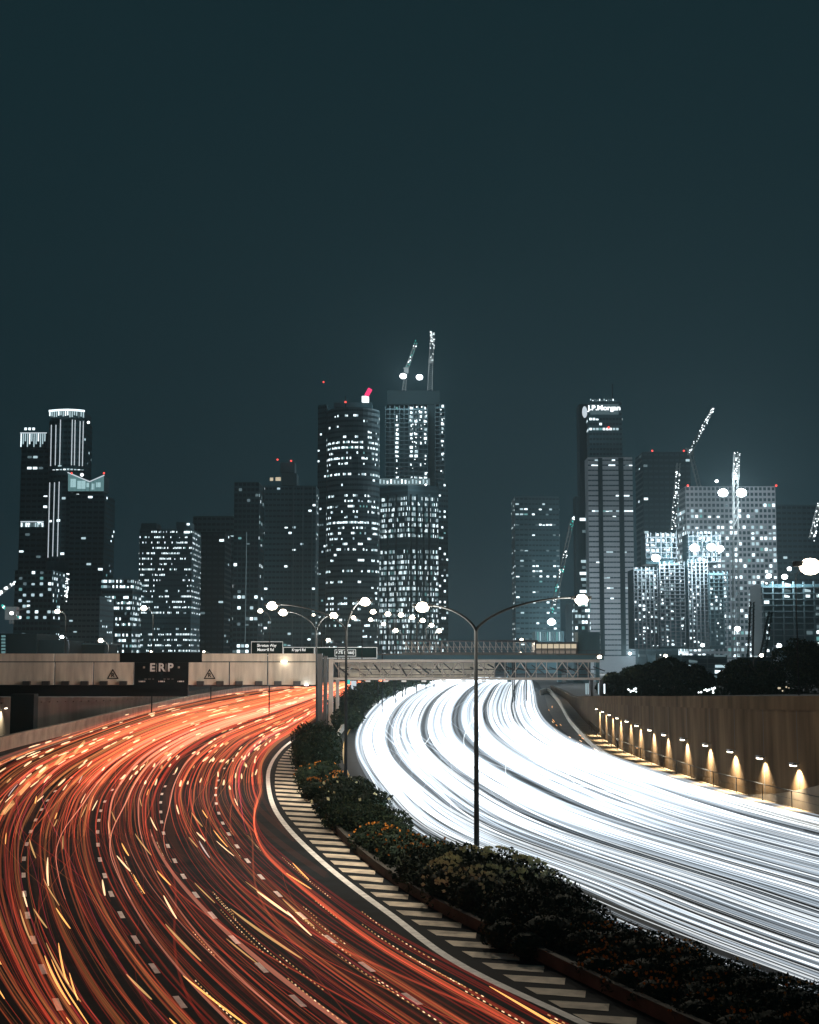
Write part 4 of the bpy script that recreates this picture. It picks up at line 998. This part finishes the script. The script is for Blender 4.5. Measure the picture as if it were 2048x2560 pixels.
def flood(label, px, py, Y, power, rad=1.0, lamp='white_light', group='construction floodlights'):
    e_ = empty('floodlight', W(px,py,Y), label, 'floodlight', group)
    p = W(px,py,Y); m_ = MB(); m_.ball(p, rad, 0, .8); m_.build('lens', M['lamp_white'], e_); m_ = MB(); m_.box(p.x-rad*.6,p.x+rad*.6,Y+rad,Y+rad*1.6,p.z-rad*.5,p.z+rad*.5); m_.build('lamp_housing', M['f_black'], e_)  # ball enlarged to imitate the glow round the floodlight
    add_light('bulb','POINT',(p.x,Y-rad-.3,p.z),power*.8,COOL,e_,rad)
flood('left white floodlight on the top deck of the tallest tower', 1008,940,915,70000,2.2)
flood('right white floodlight on the top deck of the tallest tower', 1049,943,915,70000,2.2)
flood('white floodlight on the lit terrace ledge of the tallest tower', 1065,1212,905,14000,.6)
flood('left lamp of the blazing floodlight pair on the crane mast', 1808,1232,690,110000,2.5)
flood('right lamp of the blazing floodlight pair on the crane mast', 1854,1232,690,110000,2.6)
flood('white floodlight on the roof edge of the grid-window tower', 1792,1203,700,14000,.8)
flood('white floodlight low in front of the grid-window tower', 1844,1572,560,45000,1.2)
flood('white floodlight in front of the building left of the striped tower', 1379,1555,420,30000,1.2)
flood('floodlight on the left shell of the unfinished blocks', 1640,1395,600,80000,1.9)
flood('left floodlight of the middle shell of the unfinished blocks', 1737,1370,600,90000,2.1)
flood('centre floodlight of the middle shell of the unfinished blocks', 1779,1368,600,90000,2.0)
flood('right floodlight of the middle shell of the unfinished blocks', 1800,1372,600,90000,1.8)
flood('small floodlight at the foot of the unfinished blocks', 1757,1613,560,14000,.8)
flood('left floodlight on the roof of the right-hand unfinished block', 1923,1440,500,16000,.9)
flood('middle floodlight on the roof of the right-hand unfinished block', 1962,1442,500,16000,1.1)
flood('upper floodlight on the roof of the right-hand unfinished block', 1974,1422,500,16000,.8)
flood('white lamp on the teal-lit short crane', 29,1533,370,6000,.5)
flood('white light at the foot of the pale striped tower', 1575,1634,790,260000,.9)
# right group
tower('office_tower','dim tower with faint rows of lights left of the slanting crane','tower',[(1289,0),(1322,0),(1400,2)],1240,820,13,'f_dark',.28,4,seed=15,pane=2.0,wfrac=.32,bright=.4,dark_floors=.4)
rJ,_,_ = tower('office_tower','tall tower with an illuminated bank name near its top','tower',[(1473,0),(1556,0)],1004,850,12.8,'f_dark',.3,8,seed=16,ybot=1145,pane=1.9,wfrac=.45,floor_dens=lambda k, rnd: [0,0,0,.7,.15,.85,.0,.0,.0,.0,.0,.0][k] if k < 12 else 0)
pb('wing', 1456,1010,1472.5,1640,862,14,M['f_black'],rJ)
for k in range(24):
    if k > 9 or k in (3,5): pb('wing_window', 1450+(k%3)*3,1250+k*15,1468,1257+k*15,861,.3,M[['wb','wm','wd'][k%3]],rJ)
pb('wing', 1444,1240,1473,1640,861.5,14,M['f_black'],rJ)
pb('sign_backing', 1476,1009,1547,1037,849,.5,M['f_mid'],rJ)
M['sign_light'] = emit('sign_light', (.92,.97,1), 2.4)
text('J.P.Morgan', 1511,1020,12.5,848,M['sign_light'],rJ,.10,wide=1.12)
m_ = MB()
for k in range(24): bx(m_, 1477+k*2.95,1010,1478.2+k*2.95,1036,848.6,.15)
m_.build('sign_screen', M['wd'], rJ)
for k in range(12): pb('roof_light', 1476+k*5.6,997+(k%2)*3,1478.4+k*5.6,1001+(k%3),849,.3,M[['wm','wb','wd'][k%3]],rJ)
m_ = MB(); m_.ball(W(1462,1030,848), 1.6, 0, 2.3); m_.build('side_light', M['strip'], rJ); ant(rJ, 1531,960,1003,852,.4); redlamp(rJ,1522,1069,848,.8)
def fd10(k, rnd): return [.15,.35,.02,.5,.03,.05,.1,.35,.25,.03,.8,.3,.02,.1][k] if k < 14 else .03
rS,_,_ = tower('office_tower','pale striped lower tower below the rooftop name with dark ribbon windows','tower',[(1473,0),(1585,0)],1143,846,12.9,'f_light',.1,5,seed=17,pane=2.0,gap=.06,wfrac=.26,floor_dens=fd10,bright=.6,side=False)
for x in (1502,1505,1554,1557.5): pb('groove', x,1145,x+1.2,1640,845.2,.5,M['f_black'],rS)
tower('office_tower','plain black tower with red corner lights behind the luffing crane','tower',[(1611,0),(1731,0)],1130,860,14,'f_black',.012,1,seed=18,dark_floors=.9)
bt = bpy.data.objects['office_tower'] 
rr_ = empty('roof_beacon', W(1631,1127,858), 'red beacon on the left roof corner of the black tower','beacon','red roof beacons'); redlamp(rr_,1631,1127,858)
rr_ = empty('roof_beacon', W(1710,1127,858), 'red beacon on the right roof corner of the black tower','beacon','red roof beacons'); redlamp(rr_,1710,1127,858)
rG,_,_ = tower('office_tower','wide pale tower with a regular grid of square windows','tower',[(1718,0),(1944,0)],1216,740,13.9,'f_light',.45,6,seed=19,pane=2.26,gap=.36,wfrac=.56,bright=.45,dark_floors=.1,grid=True,
   floor_dens=lambda k, rnd: 0 if k < 3 else rnd.choice((.85,.5,.7,.3,.6,.25)))
redlamp(rG,1720,1214,738,.6); redlamp(rG,1941,1214,738,.6)
tower('office_tower','dim tower partly hidden behind the right side of the grid-window tower','tower',[(1946,0),(2010,0),(2090,4)],1262,980,14,'f_dark',.03,2,seed=20,dark_floors=.6)
frame_tower('unfinished_block','upper floodlit shell of the left unfinished block','building',1615,1692,1331,1408,610,13,2.0,41,1.25,bright=.85,depth=18,slab='f_steel')
frame_tower('unfinished_block','left unfinished block with glowing bays, its outer half nearest the striped tower','building',1586,1646,1418,1622,606,9.2,1.7,42,1.05,bright=.42,depth=22,slab='f_steel')
frame_tower('unfinished_block','left unfinished block with glowing bays, its taller inner half','building',1651,1714,1404,1622,600,9.2,2.1,47,1.1,bright=.5,depth=22,slab='f_steel')
frame_tower('unfinished_block','upper floodlit shell of the middle unfinished block','building',1722,1803,1328,1408,612,13,2.0,43,1.25,bright=.85,depth=18,slab='f_steel')
frame_tower('unfinished_block','middle unfinished block with glowing bays, its taller half beside the dark gap','building',1722,1772,1398,1622,607,9.2,1.7,44,1.05,bright=.42,depth=22,slab='f_steel')
frame_tower('unfinished_block','middle unfinished block with glowing bays, its lower half in front of the grid-window tower','building',1776,1822,1428,1622,600,9.8,1.9,48,.95,bright=.4,depth=22,slab='f_mid')
frame_tower('unfinished_block','right-hand unfinished block behind the very bright street lamp','building',1909,2090,1454,1640,500,15,3.6,45,.85,bright=.45,depth=22)
frame_tower('car_park','open-sided lit car park storeys seen through the gap in the trees','building',1640,1835,1634,1720,420,13,6.5,46,.95,bright=.25,depth=18,colw=.6)
for x, y0, lab in ((1876,1505,'black lattice crawler crane mast in front of the grid-window tower'),(1905,1530,'black leaning crawler crane beside the taller one')):
    e_ = empty('crawler_crane', W(x,1640,300), lab, 'crane','crawler cranes'); m_ = MB(); lattice(m_, W(x,1650,300), W(x+(5 if x<1890 else 22),y0,300), .55, .10, 16); m_.build('boom', M['f_black'], e_)
    p = W(x,1650,300); m_ = MB(); m_.box(p.x-2.2,p.x+2.2,299,303,3,p.z+.6); m_.build('cab', M['f_black'], e_)
e_ = empty('building_hoist', W(1385,1600,430), 'floodlit teal scaffold shed left of the striped tower','building')
pb('wall', 1338,1578,1410,1640,430,10,M['f_dark'],e_)
for k in range(12): pb('light_strip', 1338+k*6,1580,1340+k*6,1602,429.6,.2,M[['wd','wt','wm','wd'][k%4]],e_)
for k in range(5): 
    pass
tower('office_block','brightly lit curved office block under the lamp left of the striped tower','building',arc(1432,1476,4,8),1505,520,14.5,'f_dark',.9,10,seed=22,pane=.9,gap=.2,wfrac=.55,bright=.5,dark_floors=0,ybot=1605,side=False)
pk = empty('pole_row', W(1490,1740,200), 'row of slim posts given a white glow of their own below the right end of the truss gantry', 'posts')
for x in (1465,1470,1479,1496): pb('post', x,1708,x+1.3,1736,200,.1,M['wm'],pk)  # posts emit light themselves in place of being lit
pb('post', 1510,1710,1513,1734,200,.1,M['wb'],pk)

# ------------------------------------------------------------------ night haze
HAZE = 0.00011
if HAZE:
    mb = MB(); mb.box(-700, 700, -30, 1300, -2, 260); hz = mb.build('haze', bpy.data.materials.new('haze'))
    m = hz.data.materials[0]; m.use_nodes = True; t = m.node_tree; t.nodes.remove(t.nodes['Principled BSDF'])
    v = t.nodes.new('ShaderNodeVolumePrincipled'); v.inputs['Color'].default_value = (.62,.90,1,1); v.inputs['Density'].default_value = HAZE; v.inputs['Anisotropy'].default_value = .3
    t.links.new(v.outputs[0], t.nodes['Material Output'].inputs['Volume']); tag(hz, 'thin night haze over the city', kind='stuff')
